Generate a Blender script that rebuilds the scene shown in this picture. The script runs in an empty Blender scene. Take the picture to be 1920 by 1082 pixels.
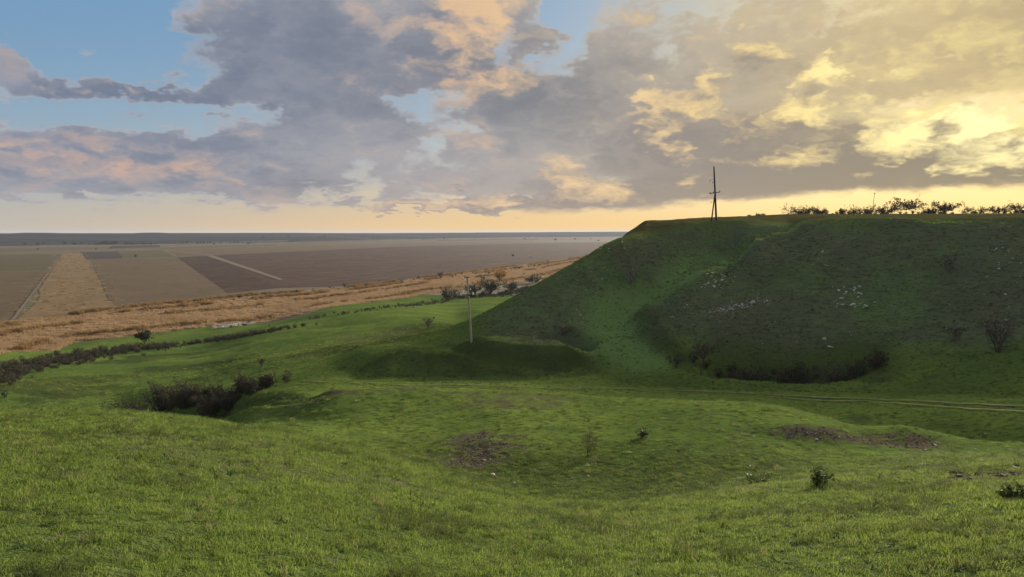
import bpy, bmesh, math, random
import numpy as np

# ------------------------------------------------------------------ camera, world, sun, exposure
scene = bpy.context.scene
C = scene.collection
PITCH = math.atan(107 / 1400.0)
cam_d = bpy.data.cameras.new('camera')
cam_d.sensor_width = 36.0
cam_d.lens = 36.0 * 1400 / 1920
cam_d.clip_start = 0.05
cam_d.clip_end = 120000
cam = bpy.data.objects.new('camera', cam_d)
C.objects.link(cam)
cam.location = (0, 0, 0)                      # eye height is the zero level
cam.rotation_euler = (math.pi / 2 - PITCH, 0, 0)
scene.camera = cam

SUN_AZ, SUN_EL = math.radians(33), math.radians(11)
sun_d = bpy.data.lights.new('sun', 'SUN')
sun_d.energy = 5.0
sun_d.angle = math.radians(9)
sun_d.color = (1.0, 0.88, 0.70)
sun = bpy.data.objects.new('sun', sun_d)
C.objects.link(sun)
sun.rotation_euler = (math.pi / 2 - SUN_EL, 0, math.pi - SUN_AZ)

scene.view_settings.view_transform = 'Standard'
scene.view_settings.look = 'None'
scene.view_settings.gamma = 1.0
scene.view_settings.use_curve_mapping = False
scene.view_settings.exposure = 0.97
scene.cycles.use_denoising = True
scene.cycles.max_bounces = 6
scene.cycles.diffuse_bounces = 3
scene.cycles.transmission_bounces = 4
scene.cycles.transparent_max_bounces = 8
scene.cycles.volume_bounces = 0


def lin(r, g, b):
    f = lambda c: (c / 12.92 if c <= 0.04045 else ((c + 0.055) / 1.055) ** 2.4)
    return (f(r / 255), f(g / 255), f(b / 255))


class NT:
    """small helper to write node trees as expressions"""
    def __init__(self, tree):
        self.t = tree
        tree.nodes.clear()

    def n(self, typ, **kw):
        nd = self.t.nodes.new(typ)
        for k, v in kw.items():
            setattr(nd, k, v)
        return nd

    def put(self, sock, v):
        if isinstance(v, bpy.types.NodeSocket):
            self.t.links.new(v, sock)
        elif isinstance(v, (tuple, list)) and len(v) == 3 and sock.type == 'RGBA':
            sock.default_value = (*v, 1)
        else:
            sock.default_value = v

    def m(self, op, a, b=0.0, c=None, clamp=False):
        nd = self.n('ShaderNodeMath', operation=op, use_clamp=clamp)
        self.put(nd.inputs[0], a)
        self.put(nd.inputs[1], b)
        if c is not None:
            self.put(nd.inputs[2], c)
        return nd.outputs[0]

    def v(self, op, a, b=(0, 0, 0), scale=None):
        nd = self.n('ShaderNodeVectorMath', operation=op)
        self.put(nd.inputs[0], a)
        self.put(nd.inputs[1], b)
        if scale is not None:
            self.put(nd.inputs['Scale'], scale)
        return nd.outputs['Value'] if op in ('DOT_PRODUCT', 'LENGTH', 'DISTANCE') else nd.outputs[0]

    def mix(self, f, a, b, blend='MIX'):
        nd = self.n('ShaderNodeMix', data_type='RGBA', blend_type=blend)
        self.put(nd.inputs[0], f)
        self.put(nd.inputs[6], a)
        self.put(nd.inputs[7], b)
        return nd.outputs[2]

    def sstep(self, lo, hi, x):
        nd = self.n('ShaderNodeMapRange', interpolation_type='SMOOTHSTEP')
        self.put(nd.inputs[0], x)
        self.put(nd.inputs[1], lo)
        self.put(nd.inputs[2], hi)
        nd.inputs[3].default_value = 0
        nd.inputs[4].default_value = 1
        return nd.outputs[0]

    def noise(self, vec, scale, detail=4, rough=0.55, dist=0.0, color=False, dims='3D'):
        nd = self.n('ShaderNodeTexNoise', noise_dimensions=dims)
        self.put(nd.inputs['Vector'], vec)
        nd.inputs['Scale'].default_value = scale
        nd.inputs['Detail'].default_value = detail
        nd.inputs['Roughness'].default_value = rough
        nd.inputs['Distortion'].default_value = dist
        return nd.outputs['Color' if color else 'Fac']


def pix_azel(px, py):
    """pixel of the photograph -> azimuth and elevation"""
    X, F, U = px - 960.0, 1400.0, 541.0 - py
    y = F * math.cos(PITCH) + U * math.sin(PITCH)
    z = -F * math.sin(PITCH) + U * math.cos(PITCH)
    return math.atan2(X, y), math.atan2(z, math.hypot(X, y))


world = bpy.data.worlds.new('World')
scene.world = world
world.use_nodes = True


def build_sky():
    w = NT(world.node_tree)
    out = w.n('ShaderNodeOutputWorld')
    bg = w.n('ShaderNodeBackground')
    bg.inputs['Strength'].default_value = 0.1
    tc = w.n('ShaderNodeTexCoord')
    D = tc.outputs['Generated']
    sep = w.n('ShaderNodeSeparateXYZ')
    w.put(sep.inputs[0], D)
    x, y, z = sep.outputs
    az = w.m('ARCTAN2', x, y)
    el = w.m('ARCSINE', z)
    comb = w.n('ShaderNodeCombineXYZ')
    w.put(comb.inputs[0], az)
    w.put(comb.inputs[1], el)
    Q = comb.outputs[0]
    # stretched direction: cloud detail flattens towards the horizon
    zz = w.m('MULTIPLY', z, w.m('ADD', 1.7, w.m('DIVIDE', 0.22, w.m('ADD', w.m('ABSOLUTE', z), 0.09))))
    cs = w.n('ShaderNodeCombineXYZ')
    w.put(cs.inputs[0], x); w.put(cs.inputs[1], y); w.put(cs.inputs[2], zz)
    S = cs.outputs[0]
    w1 = w.v('SUBTRACT', w.noise(S, 5.0, 2, 0.55, color=True), (0.5, 0.5, 0.5))
    w2 = w.v('SUBTRACT', w.noise(S, 19.0, 3, 0.62, color=True), (0.5, 0.5, 0.5))
    warp = w.v('ADD', w.v('MULTIPLY', w1, (0.26, 0.085, 0)), w.v('MULTIPLY', w2, (0.15, 0.075, 0)))
    QW = w.v('ADD', Q, warp)
    warp_s = w.v('ADD', w.v('MULTIPLY', w1, (0.06, 0.03, 0)), w.v('MULTIPLY', w2, (0.13, 0.06, 0)))
    QS = w.v('ADD', Q, warp_s)

    def total(q, lst):
        acc = 0.0
        for px, py, rx, ry, amp in lst:
            a, e = pix_azel(px, py)
            sx, sy = 1252.0 / rx, 1252.0 / ry
            nd = w.n('ShaderNodeVectorMath', operation='MULTIPLY_ADD')
            w.put(nd.inputs[0], q)
            nd.inputs[1].default_value = (sx, sy, 0)
            nd.inputs[2].default_value = (-a * sx, -e * sy, 0)
            g = w.m('POWER', 0.36788, w.v('DOT_PRODUCT', nd.outputs[0], nd.outputs[0]))
            acc = w.m('MULTIPLY_ADD', g, amp, acc)
        return acc

    def puffy(vec):
        f = w.noise(vec, 9.0, 5, 0.6)
        vo = w.n('ShaderNodeTexVoronoi', feature='F1')
        w.put(vo.inputs['Vector'], vec)
        vo.inputs['Scale'].default_value = 15.0
        vo.inputs['Detail'].default_value = 1.6
        vo.inputs['Roughness'].default_value = 0.5
        return w.m('MULTIPLY_ADD', w.m('SUBTRACT', 0.46, vo.outputs['Distance']), 0.42, f)

    n_big = w.noise(S, 3.1, 5, 0.56)
    SW = w.v('ADD', S, w.v('MULTIPLY', w2, (0.10, 0.10, 0.10)))
    n_mid = puffy(SW)
    # the same relief looked up a little nearer the sun: lit side minus dark side
    sd = (math.sin(SUN_AZ) * 0.030, math.cos(SUN_AZ) * 0.030, 0.055)
    n_sun = puffy(w.v('ADD', SW, sd))
    relief = w.m('SUBTRACT', n_mid, n_sun)

    # ---- coverage
    holes = [(185, 40, 140, 90, -.66), (40, 25, 120, 60, -.46), (70, 208, 170, 40, -.56), (380, 228, 110, 26, -.56),
             (250, 140, 110, 50, -.28), (800, 198, 80, 28, -.60), (872, 243, 44, 16, -.42), (812, 268, 28, 18, -.40),
             (1068, 40, 36, 60, -.56), (1008, 128, 56, 22, -.50), (560, 60, 110, 40, -.14), (935, 90, 34, 60, -.34),
             (480, 330, 120, 24, -.18), (1500, 60, 160, 60, -.06), (1760, 205, 170, 34, -.14), (1220, 345, 60, 14, -.22),
             (1110, 350, 60, 14, -.24), (1660, 235, 110, 36, -.12), (1900, 210, 50, 30, -.2)]
    puffs = [(25, 115, 85, 50, .44), (225, 174, 190, 24, .60), (70, 290, 260, 60, .34), (300, 270, 160, 45, .28),
             (600, 150, 320, 110, .3), (480, 20, 220, 60, .2), (1000, 230, 320, 90, .2), (510, 352, 95, 24, .3),
             (1265, 215, 130, 70, .35), (1840, 300, 160, 60, .35), (1400, 290, 260, 70, .25), (1170, 375, 210, 24, .3),
             (1620, 330, 240, 44, .3), (870, 388, 60, 8, .36), (945, 379, 50, 12, .36), (730, 390, 50, 9, .25),
             (1500, 150, 180, 60, .2), (880, 70, 120, 100, .22), (1750, 90, 260, 90, .15)]
    cov = w.m('ADD', w.m('ADD', w.m('MULTIPLY', n_big, 0.55), w.m('MULTIPLY', n_mid, 0.5)),
              w.m('ADD', total(QS, holes), total(QW, puffs)))
    # cloud base: open strip over the horizon
    base = w.m('ADD', w.m('MULTIPLY_ADD', w.sstep(0.22, 0.62, az), -0.030, el), w.m('MULTIPLY', w.m('SUBTRACT', n_mid, 0.5), 0.045))
    low = w.sstep(0.016, 0.050, base)
    floor_el = w.m('MULTIPLY_ADD', w.sstep(0.0, 0.55, az), 0.024, 0.024)
    above = w.m('SUBTRACT', w.m('MULTIPLY_ADD', w.m('SUBTRACT', n_mid, 0.5), 0.016, el), floor_el)
    flat_base = w.sstep(-0.006, 0.007, above)
    cov = w.m('SUBTRACT', w.m('ADD', cov, 0.145), w.m('MULTIPLY', w.m('SUBTRACT', 1.0, low), 0.46))
    alpha = w.m('MULTIPLY', w.sstep(0.36, 0.66, cov), w.m('MAXIMUM', flat_base, w.sstep(0.02, -0.05, az)))
    thick = w.sstep(0.46, 0.92, cov)

    # ---- sun angle terms
    sdir = (math.sin(SUN_AZ) * math.cos(SUN_EL), math.cos(SUN_AZ) * math.cos(SUN_EL), math.sin(SUN_EL))
    cosang = w.v('DOT_PRODUCT', D, sdir)
    ang = w.m('ARCCOSINE', w.m('MINIMUM', cosang, 0.99999))
    glow = w.m('POWER', 2.718, w.m('MULTIPLY', w.m('MULTIPLY', ang, ang), -9.0))      # wide
    glow2 = w.m('POWER', 2.718, w.m('MULTIPLY', w.m('MULTIPLY', ang, ang), -30.0))    # tight
    hor = w.m('POWER', 2.718, w.m('MULTIPLY', w.m('MAXIMUM', el, 0.0), -11.0))
    hot = w.m('POWER', 2.718, w.m('MULTIPLY', w.m('MAXIMUM', el, 0.0), -14.0))

    # ---- clear air: Nishita plus the low warm light scattered near the horizon
    sky = w.n('ShaderNodeTexSky', sky_type='NISHITA', sun_disc=False)
    sky.sun_elevation = SUN_EL
    sky.sun_rotation = SUN_AZ
    sky.altitude = 100
    sky.air_density = 1.0
    sky.dust_density = 1.6
    sky.ozone_density = 1.6
    K = 5.10
    k = lambda c, s=1.0: tuple(v * K * s for v in c)
    clear = w.mix(0.62, w.mix(1.0, sky.outputs[0], (0.47, 0.485, 0.505), 'MULTIPLY'), w.mix(hor, k(lin(112, 164, 208)), k(lin(178, 206, 220))))
    warm_h = w.mix(glow, w.mix(w.sstep(-0.75, 0.1, az), k(lin(194, 184, 172)), k(lin(253, 206, 132))), k(lin(255, 220, 104), 1.12))
    clear = w.mix(w.m('MULTIPLY', hot, 0.95), clear, warm_h)
    clear = w.mix(w.m('MULTIPLY', glow, 0.80), clear, k(lin(242, 212, 138)))

    # ---- clouds
    lit_list = [(880, 60, 90, 100, 1.3), (860, 130, 55, 45, .7), (180, 308, 190, 40, .55), (330, 312, 90, 26, .35),
                (1820, 60, 240, 70, .30), (1800, 150, 260, 40, .36), (1690, 255, 140, 34, .35),
                (1850, 238, 110, 36, 1.5), (1580, 250, 120, 34, .35), (30, 80, 60, 16, .4), (310, 30, 60, 26, .35)]
    dark_list = [(600, 165, 300, 85, .75), (480, 25, 170, 50, .6), (350, 110, 140, 60, .5), (260, 235, 170, 26, .65), (90, 372, 200, 18, .6),
                 (1060, 170, 170, 110, .3), (1400, 240, 110, 32, .75), (1300, 290, 160, 34, .45), (1860, 312, 140, 42, .95),
                 (1815, 215, 36, 36, .7), (1150, 385, 190, 13, .6), (1620, 338, 230, 24, .6), (940, 382, 60, 10, .5), (1905, 245, 30, 40, .6),
                 (720, 360, 140, 26, .3), (1150, 60, 150, 60, .3), (220, 178, 150, 18, .5)]
    lit = total(QS, lit_list)
    dark = total(QW, dark_list)
    rel = w.m('MULTIPLY', relief, w.m('MULTIPLY_ADD', glow, -1.2, 2.0))
    azf = w.sstep(-0.55, 0.62, az)
    body = w.mix(azf, k(lin(156, 160, 172)), k(lin(182, 174, 164)))
    body = w.mix(w.m('MULTIPLY', glow, 0.85), body, k(lin(220, 196, 144)))
    deep = w.mix(azf, k(lin(116, 127, 148)), k(lin(142, 137, 132)))
    deep = w.mix(w.m('MULTIPLY', glow, 0.8), deep, k(lin(164, 150, 116)))
    bright = w.mix(azf, k(lin(208, 172, 152)), k(lin(248, 214, 158)))
    bright = w.mix(glow, bright, k(lin(250, 222, 142)))
    bright = w.mix(w.m('MULTIPLY', glow2, 0.6), bright, k(lin(255, 242, 160), 1.25))
    shade = w.m('ADD', w.m('ADD', w.m('MULTIPLY', w.m('SUBTRACT', n_big, 0.5), 1.1), w.m('MULTIPLY', w.m('SUBTRACT', thick, 0.5), 0.35)),
                w.m('SUBTRACT', w.m('MULTIPLY', dark, w.m('ADD', 0.35, n_mid)), w.m('MULTIPLY', rel, 0.5)))
    cloud = w.mix(w.sstep(-0.2, 1.0, shade), body, deep)
    litf = w.m('MULTIPLY', lit, w.m('ADD', 0.25, w.m('MULTIPLY', n_mid, 1.3)))
    litf = w.m('ADD', litf, w.m('MULTIPLY', rel, w.m('MULTIPLY_ADD', glow, 0.35, 0.6)))
    litf = w.m('SUBTRACT', litf, w.m('MULTIPLY', dark, 0.25))
    cloud = w.mix(w.sstep(0.0, 1.15, litf), cloud, bright)
    # thin rims of cloud against the blue are pale
    rim = w.m('MULTIPLY', w.m('MULTIPLY', alpha, w.m('SUBTRACT', 1.0, alpha)), 1.6)
    cloud = w.mix(w.m('MULTIPLY', rim, 0.6), cloud, w.mix(glow, k(lin(222, 222, 220)), k(lin(255, 236, 150))))
    # distance: the low clouds sink into the horizon haze
    cloud = w.mix(w.m('MULTIPLY', w.m('MULTIPLY', hot, hot), 0.5), cloud, warm_h)
    col = w.mix(alpha, clear, cloud)
    # ---- nearer cumulus: crisp heads, lit on the side towards the sun
    cum = [(1262, 200, 92, 50, .62), (1318, 172, 40, 34, .34), (1212, 222, 36, 46, .40), (1330, 258, 150, 40, .52), (1425, 118, 60, 46, .34), (1505, 112, 66, 34, .44),
           (1450, 210, 70, 30, .30), (1600, 165, 80, 44, .44), (1400, 240, 120, 30, .42), (1640, 285, 110, 50, .52), (1815, 228, 46, 62, .58), (1870, 300, 150, 54, .72), (1560, 300, 130, 44, .46),
           (1700, 330, 200, 40, .62), (1450, 335, 200, 40, .56), (1250, 310, 150, 40, .50), (1150, 372, 190, 26, .68), (1060, 335, 56, 30, .42), (1300, 372, 200, 22, .52), (1040, 384, 90, 16, .5),
           (515, 352, 88, 24, .60), (945, 380, 50, 12, .85), (865, 388, 60, 9, .80), (735, 389, 60, 11, .75), (790, 395, 26, 6, .6), (20, 100, 70, 34, .42), (10, 125, 60, 40, .4), (240, 180, 150, 18, .30), (290, 165, 80, 16, .25)]
    up = (0.020, 0.012, 0)
    c0 = w.m('MULTIPLY_ADD', w.m('SUBTRACT', n_mid, 0.5), 1.15, total(QS, cum))
    c1 = w.m('MULTIPLY_ADD', w.m('SUBTRACT', n_sun, 0.5), 1.15, total(w.v('ADD', QS, up), cum))
    ca = w.m('MULTIPLY', w.m('MULTIPLY', w.sstep(0.20, 0.50, c0), 0.93), w.m('MAXIMUM', flat_base, w.sstep(0.02, -0.02, az)))
    light = w.m('SUBTRACT', c0, c1)
    edge = w.sstep(0.62, 0.30, c0)
    lf = w.m('MULTIPLY', w.m('ADD', w.m('MULTIPLY', light, 2.6), w.m('MULTIPLY', edge, 0.30)), w.m('MULTIPLY_ADD', azf, 0.6, 0.4))
    lowdark = w.sstep(0.135, 0.03, el)
    lf = w.m('SUBTRACT', lf, w.m('MULTIPLY', lowdark, 0.38))
    cbody = w.mix(azf, k(lin(150, 152, 164)), k(lin(168, 156, 146)))
    cbody = w.mix(w.m('MULTIPLY', glow, 0.8), cbody, k(lin(164, 150, 122)))
    cbody = w.mix(w.m('MULTIPLY', w.sstep(0.45, 0.9, c0), 0.5), cbody, w.mix(azf, k(lin(126, 132, 148)), k(lin(140, 132, 122))))
    clit = w.mix(azf, k(lin(214, 186, 166)), k(lin(255, 220, 164)))
    clit = w.mix(glow, clit, k(lin(255, 224, 136), 1.08))
    clit = w.mix(w.m('MULTIPLY', glow2, 0.85), clit, k(lin(255, 244, 186), 1.35))
    ccol = w.mix(w.sstep(-0.2, 1.4, lf), cbody, clit)
    ccol = w.mix(w.m('MULTIPLY', w.m('MULTIPLY', hot, hot), 0.3), ccol, warm_h)
    col = w.mix(ca, col, ccol)
    w.put(bg.inputs['Color'], col)
    w.put(out.inputs['Surface'], bg.outputs[0])


build_sky()
world.cycles.sampling_method = 'NONE'

# ------------------------------------------------------------------ terrain height field
rng = np.random.default_rng(7)
random.seed(7)


def pchip(x, y, xq):
    x = np.asarray(x, float); y = np.asarray(y, float)
    h = np.diff(x); d = np.diff(y) / h
    m = np.zeros_like(y)
    m[0], m[-1] = d[0], d[-1]
    w1 = 2 * h[1:] + h[:-1]; w2 = h[1:] + 2 * h[:-1]
    with np.errstate(divide='ignore', invalid='ignore'):
        mm = (w1 + w2) / (w1 / d[:-1] + w2 / d[1:])
    m[1:-1] = np.where(d[:-1] * d[1:] > 0, mm, 0)
    i = np.clip(np.searchsorted(x, xq) - 1, 0, len(x) - 2)
    t = np.clip((xq - x[i]) / h[i], 0, 1)
    t2, t3 = t * t, t * t * t
    return (2 * t3 - 3 * t2 + 1) * y[i] + (t3 - 2 * t2 + t) * h[i] * m[i] + (-2 * t3 + 3 * t2) * y[i + 1] + (t3 - t2) * h[i] * m[i + 1]


def perlin(x, y, seed=0):
    r = np.random.default_rng(1000 + seed)
    N = 256
    perm = r.permutation(N)
    ang = r.uniform(0, 2 * np.pi, N)
    gx, gy = np.cos(ang), np.sin(ang)
    xi = np.floor(x).astype(np.int64); yi = np.floor(y).astype(np.int64)
    xf, yf = x - xi, y - yi
    u = xf * xf * xf * (xf * (xf * 6 - 15) + 10); v = yf * yf * yf * (yf * (yf * 6 - 15) + 10)

    def g(ix, iy, fx, fy):
        k = perm[(perm[ix % N] + iy) % N]
        return gx[k] * fx + gy[k] * fy
    a = g(xi, yi, xf, yf); b = g(xi + 1, yi, xf - 1, yf)
    c = g(xi, yi + 1, xf, yf - 1); d = g(xi + 1, yi + 1, xf - 1, yf - 1)
    return (a + u * (b - a)) * (1 - v) + (c + u * (d - c)) * v


def fbm(x, y, scale, octaves=4, gain=0.5, seed=0):
    s, a, o = 1.0 / scale, 1.0, 0
    for k in range(octaves):
        o = o + a * perlin(x * s + 17.3 * k, y * s - 9.1 * k, seed + k)
        s *= 2.03; a *= gain
    return o


def smooth(lo, hi, x):
    t = np.clip((x - lo) / (hi - lo), 0, 1)
    return t * t * (3 - 2 * t)


def tan_el(px, py):
    return math.tan(pix_azel(px, py)[1])


PLAIN = -40.0
# feature lines, each (px, range, row y of the photograph) or (px, range, None, height)
LINES = {
 'hollow': [(-700, 45, None, -13), (0, 45, None, -13), (340, 44, None, -13.2), (480, 41, 800), (640, 34, 838), (800, 29, 883), (930, 25.5, 921),
            (1000, 24, 945), (1150, 24, 957), (1300, 24.5, 938), (1500, 26, 908), (1700, 28, 886), (1920, 30, 868.5), (2600, 30, 868.5)],
 'rise': [(-700, 60, None, -18.5), (0, 60, None, -18.5), (340, 56, None, -16.6), (480, 47, 794), (640, 41, 812), (800, 36, 852), (930, 33, 876),
            (1000, 32, 884), (1150, 32, 886), (1300, 32, 880), (1500, 33.5, 868), (1700, 35, 858), (1920, 36, 856), (2600, 36, 856)],
 'slope': [(-700, 68, None, -20.5), (0, 68, None, -20.5), (340, 64, None, -17.8), (480, 53, 790), (640, 46, 784), (800, 42, 802), (1000, 39, 812),
           (1150, 38.5, 820), (1300, 38.5, 822), (1440, 39, 826), (1620, 41, 836), (1920, 41, 845), (2600, 41, 845)],
 'knoll': [(-700, 80, None, -23), (0, 80, None, -23), (200, 80, None, -22.6), (340, 78, None, -20.8), (480, 62, 768), (560, 57, 748), (640, 54, 733), (800, 53, 731),
           (1000, 52, 738), (1150, 51, 747), (1300, 50, 752), (1440, 49, 758), (1540, 49, 781), (1620, 48, 807), (1700, 47, 812), (1920, 46, 829), (2600, 46, 829)],
 'lee': [(-700, 95, None, -25.0), (0, 95, None, -24.8), (200, 95, None, -24), (340, 92, None, -23.2), (480, 78, 750), (560, 70, 739), (640, 64, None, -14.0), (800, 62, None, -13.8),
           (1000, 61, None, -13.9), (1150, 60, None, -14.0), (1300, 58, None, -14.0), (1440, 56, None, -14.4), (1540, 55, None, -15.2), (1620, 54, None, -15.8), (1700, 53, None, -15.9), (1920, 52, None, -15.9), (2600, 52, None, -15.9)],
 'track': [(-700, 112, None, -26.8), (0, 112, None, -26.8), (200, 112, None, -26.5), (340, 105, 757), (480, 95, 727), (640, 81, 719), (830, 78, 724), (1000, 77, 726),
           (1300, 74, 736), (1500, 72, 743), (1700, 70, 751), (1920, 67, 763), (2600, 64, 763)],
 'foot': [(-700, 140, 735), (0, 140, 736), (200, 140, 733), (340, 130, 724), (480, 120, 700), (640, 95, 702), (700, 92, 706), (800, 90, 708), (1000, 89.5, 705), (1100, 90, 699),
          (1200, 92, 700), (1290, 92, 704), (1330, 92, 708), (1440, 91, 716), (1560, 89, 718), (1700, 87, 718), (1920, 83, 722), (2600, 80, 722)],
 'lip': [(-700, 165, 712), (0, 165, 712), (340, 165, 690), (480, 150, 672), (640, 114, 672), (700, 101, 668), (780, 96, 658), (884, 95, 664), (1000, 95, 670),
         (1100, 97, 662), (1200, 100, 652), (1330, 102, 652), (1500, 100, 662), (1700, 97, 660), (1920, 93, 662), (2600, 90, 662)],
 'mid': [(-700, 200, 690), (0, 200, 690), (340, 200, 670), (480, 190, 648), (640, 150, 640), (780, 115, 642), (850, 106, 633), (884, 103.5, 640), (940, 106, 630), (1000, 110, 614),
         (1100, 116, 588), (1180, 125, 568), (1232, 129, 557), (1290, 117, 560), (1340, 115.5, 558), (1500, 115, 560), (1700, 114, 560), (1920, 110, 562), (2600, 106, 562)],
 'upper': [(-700, 222, 675), (0, 222, 675), (340, 225, 657), (480, 215, 636), (640, 170, 630), (780, 124, 633), (850, 112, 624), (900, 114, 606), (1000, 120, 572), (1100, 129, 531),
           (1200, 142, 490), (1300, 154, 474), (1368, 160, 466), (1420, 138, 470), (1500, 131, 470), (1700, 127, 468), (1920, 123, 466), (2600, 119, 466)],
 'crest': [(-700, 240, 662), (0, 240, 662), (340, 245, 645), (480, 240, 625), (640, 190, 620), (800, 130, 626), (850, 118, 617), (900, 122, 590), (1000, 130, 535),
           (1060, 136, 502), (1100, 140, 479), (1140, 146, 455), (1170, 150, 444), (1217, 158, 437), (1290, 166, 421), (1330, 170, 417), (1400, 172, 415),
           (1472, 174, 417), (1516, 149, 417), (1560, 145, 414), (1700, 143, 411), (1920, 139, 409), (2600, 135, 409)],
 'edge': [(-700, 275, None, -40), (0, 275, None, -40), (340, 282, None, -40), (480, 280, 617), (640, 230, 604), (800, 165, 607), (850, 150, 612), (900, 150, None, -20.5), (1000, 160, None, -18.5),
          (1100, 172, None, -12), (1140, 175, None, -5.5), (1160, 177, None, -2.6), (1172, 178, 440), (1190, 179, 427), (1215, 180, 412.5), (1290, 182, 411), (1340, 186, 409.5),
          (1400, 190, 407), (1500, 196, 404), (1700, 196, 405), (1920, 190, 405), (2600, 185, 405)],
 'far_meadow': [(-700, 335, None, -40), (0, 335, None, -40), (480, 345, None, -40), (640, 330, 580), (800, 300, 580), (850, 280, 589), (900, 270, 584), (1000, 300, None, -33.5), (1100, 300, None, -36),
                (1172, 300, None, -24), (1215, 290, None, 1.0), (1290, 300, None, 4), (1340, 300, None, 4.6), (1400, 300, None, 5.4), (1500, 300, None, 6.2), (1700, 300, None, 6.1), (1920, 300, None, 6.0), (2600, 300, None, 6)],
 'plain_near': [(-700, 460, None, -40), (0, 460, None, -40), (900, 460, None, -40), (1172, 460, None, -40), (1215, 460, None, -25), (1290, 480, None, 2),
                (1340, 480, None, 5), (1500, 480, None, 8.4), (1920, 480, None, 8), (2600, 480, None, 8)],
 'plain_far': [(-700, 1200, None, -40), (1172, 1200, None, -40), (1230, 1200, None, -36), (1340, 1200, None, 4), (1500, 1200, None, 10), (2600, 1200, None, 10)],
 'ridge_foot': [(-700, 2500, None, -40), (0, 2550, None, -40), (480, 2800, None, -40), (700, 3600, None, -40), (1172, 5200, None, -40), (1340, 5200, None, -5), (2600, 5200, None, 5)],
 'ridge_top': [(-700, 3900, None, -9), (0, 4000, None, -9), (480, 4300, None, -9.6), (700, 5200, None, -12), (900, 6400, None, -9), (1172, 7000, None, -2.5), (1340, 7000, None, -2), (2600, 7000, None, 0)],
 'beyond': [(-700, 9500, None, -26), (1000, 9500, None, -24), (1172, 9500, None, -12), (2600, 9500, None, -10)],
 'end': [(-700, 16000, None, -44), (2600, 16000, None, -44)],
}
FOLD = [(-700, 30, 768), (0, 30, 768), (200, 31, 771), (340, 32, 781), (480, 31, 801), (640, 28, 836), (800, 24, 880), (930, 20.5, 915), (1000, 18, 934), (1150, 17.5, 944), (1300, 18, 930),
        (1500, 19.5, 906), (1700, 21, 888), (1920, 22, 872), (2600, 22, 872)]

AZ_F = np.radians(np.linspace(-44, 44, 1101))
AZ_B = np.radians(np.concatenate([np.linspace(-180, -44, 46)[:-1], []]))
AZ_B2 = np.radians(np.linspace(44, 180, 46)[1:])
AZ = np.concatenate([AZ_B, AZ_F, AZ_B2])
NR = 720
LR = np.concatenate([np.linspace(math.log(0.4), math.log(330), 590), np.linspace(math.log(330), math.log(16000), 131)[1:]])
RR = np.exp(LR)
EYE = 1.62


def line_eval(pts):
    a, r, z = [], [], []
    for p in pts:
        if p[2] is None:
            aa = pix_azel(p[0], 520)[0]; zz = p[3]
        else:
            aa, e = pix_azel(p[0], p[2]); zz = math.tan(e) * p[1]
        a.append(aa); r.append(p[1]); z.append(zz)
    q = np.clip(AZ, a[0], a[-1])
    return pchip(a, r, q), pchip(a, z, q)


def build_table():
    fr, fz = line_eval(FOLD)
    ks = [(np.full_like(AZ, 0.3), np.full_like(AZ, -EYE))]
    t = -fz / fr
    b = EYE / fr ** 2; a = t - 2 * b * fr
    for f in (0.06, 0.12, 0.2, 0.3, 0.42, 0.56, 0.72, 0.87, 1.0):
        r = f * fr
        ks.append((r, -EYE - a * r - b * r * r))
    for nm in LINES:
        ks.append(line_eval(LINES[nm]))
    KR = np.array([k[0] for k in ks]); KZ = np.array([k[1] for k in ks])
    for i in range(1, len(KR)):
        KR[i] = np.maximum(KR[i], KR[i - 1] * 1.015)
    Z = np.empty((len(AZ), len(RR)))
    for j in range(len(AZ)):
        Z[j] = pchip(np.log(KR[:, j]), KZ[:, j], LR)
    return Z, KR


Z, KNOT_R = build_table()
KN = {nm: KNOT_R[10 + i] for i, nm in enumerate(LINES)}
# behind the camera: the brow of the same hill
back = smooth(math.radians(62), math.radians(100), np.abs(AZ))[:, None]
Z = Z * (1 - back) + back * (-EYE + 2.0 * (1 - np.exp(-RR[None, :] / 25)))
GX = np.sin(AZ)[:, None] * RR[None, :]
GY = np.cos(AZ)[:, None] * RR[None, :]


def H(x, y):
    """ground height under a point"""
    x = np.asarray(x, float); y = np.asarray(y, float)
    a = np.arctan2(x, y); l = np.log(np.maximum(np.hypot(x, y), 0.41))
    i = np.clip(np.searchsorted(AZ, a) - 1, 0, len(AZ) - 2)
    j = np.clip(np.searchsorted(LR, l) - 1, 0, len(LR) - 2)
    u = (a - AZ[i]) / (AZ[i + 1] - AZ[i]); v = (l - LR[j]) / (LR[j + 1] - LR[j])
    return (Z[i, j] * (1 - u) + Z[i + 1, j] * u) * (1 - v) + (Z[i, j + 1] * (1 - u) + Z[i + 1, j + 1] * u) * v


def hit(px, py, rmin=2.0, rmax=30000):
    """where the line of sight through a pixel meets the ground"""
    a, e = pix_azel(px, py)
    t = math.tan(e)
    m = (RR > rmin) & (RR < rmax)
    r = RR[m]
    r = np.exp(np.interp(np.linspace(0, len(r) - 1, len(r) * 4), np.arange(len(r)), np.log(r)))
    x, y = np.sin(a) * r, np.cos(a) * r
    d = t * r - H(x, y)
    k = np.where(d <= 0)[0]
    if len(k) == 0:
        k = [int(np.argmin(np.abs(d)))]
    k = k[0]
    if k > 0 and d[k] != d[k - 1]:
        f = d[k - 1] / (d[k - 1] - d[k])
        rr = r[k - 1] + f * (r[k] - r[k - 1])
    else:
        rr = r[k]
    X, Y = math.sin(a) * rr, math.cos(a) * rr
    return X, Y, float(H(X, Y))


def at_range(px, r, py=560):
    """ground point in the direction of a pixel column, at a known range"""
    a = pix_azel(px, py)[0]
    X, Y = math.sin(a) * r, math.cos(a) * r
    return X, Y, float(H(X, Y))


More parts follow.
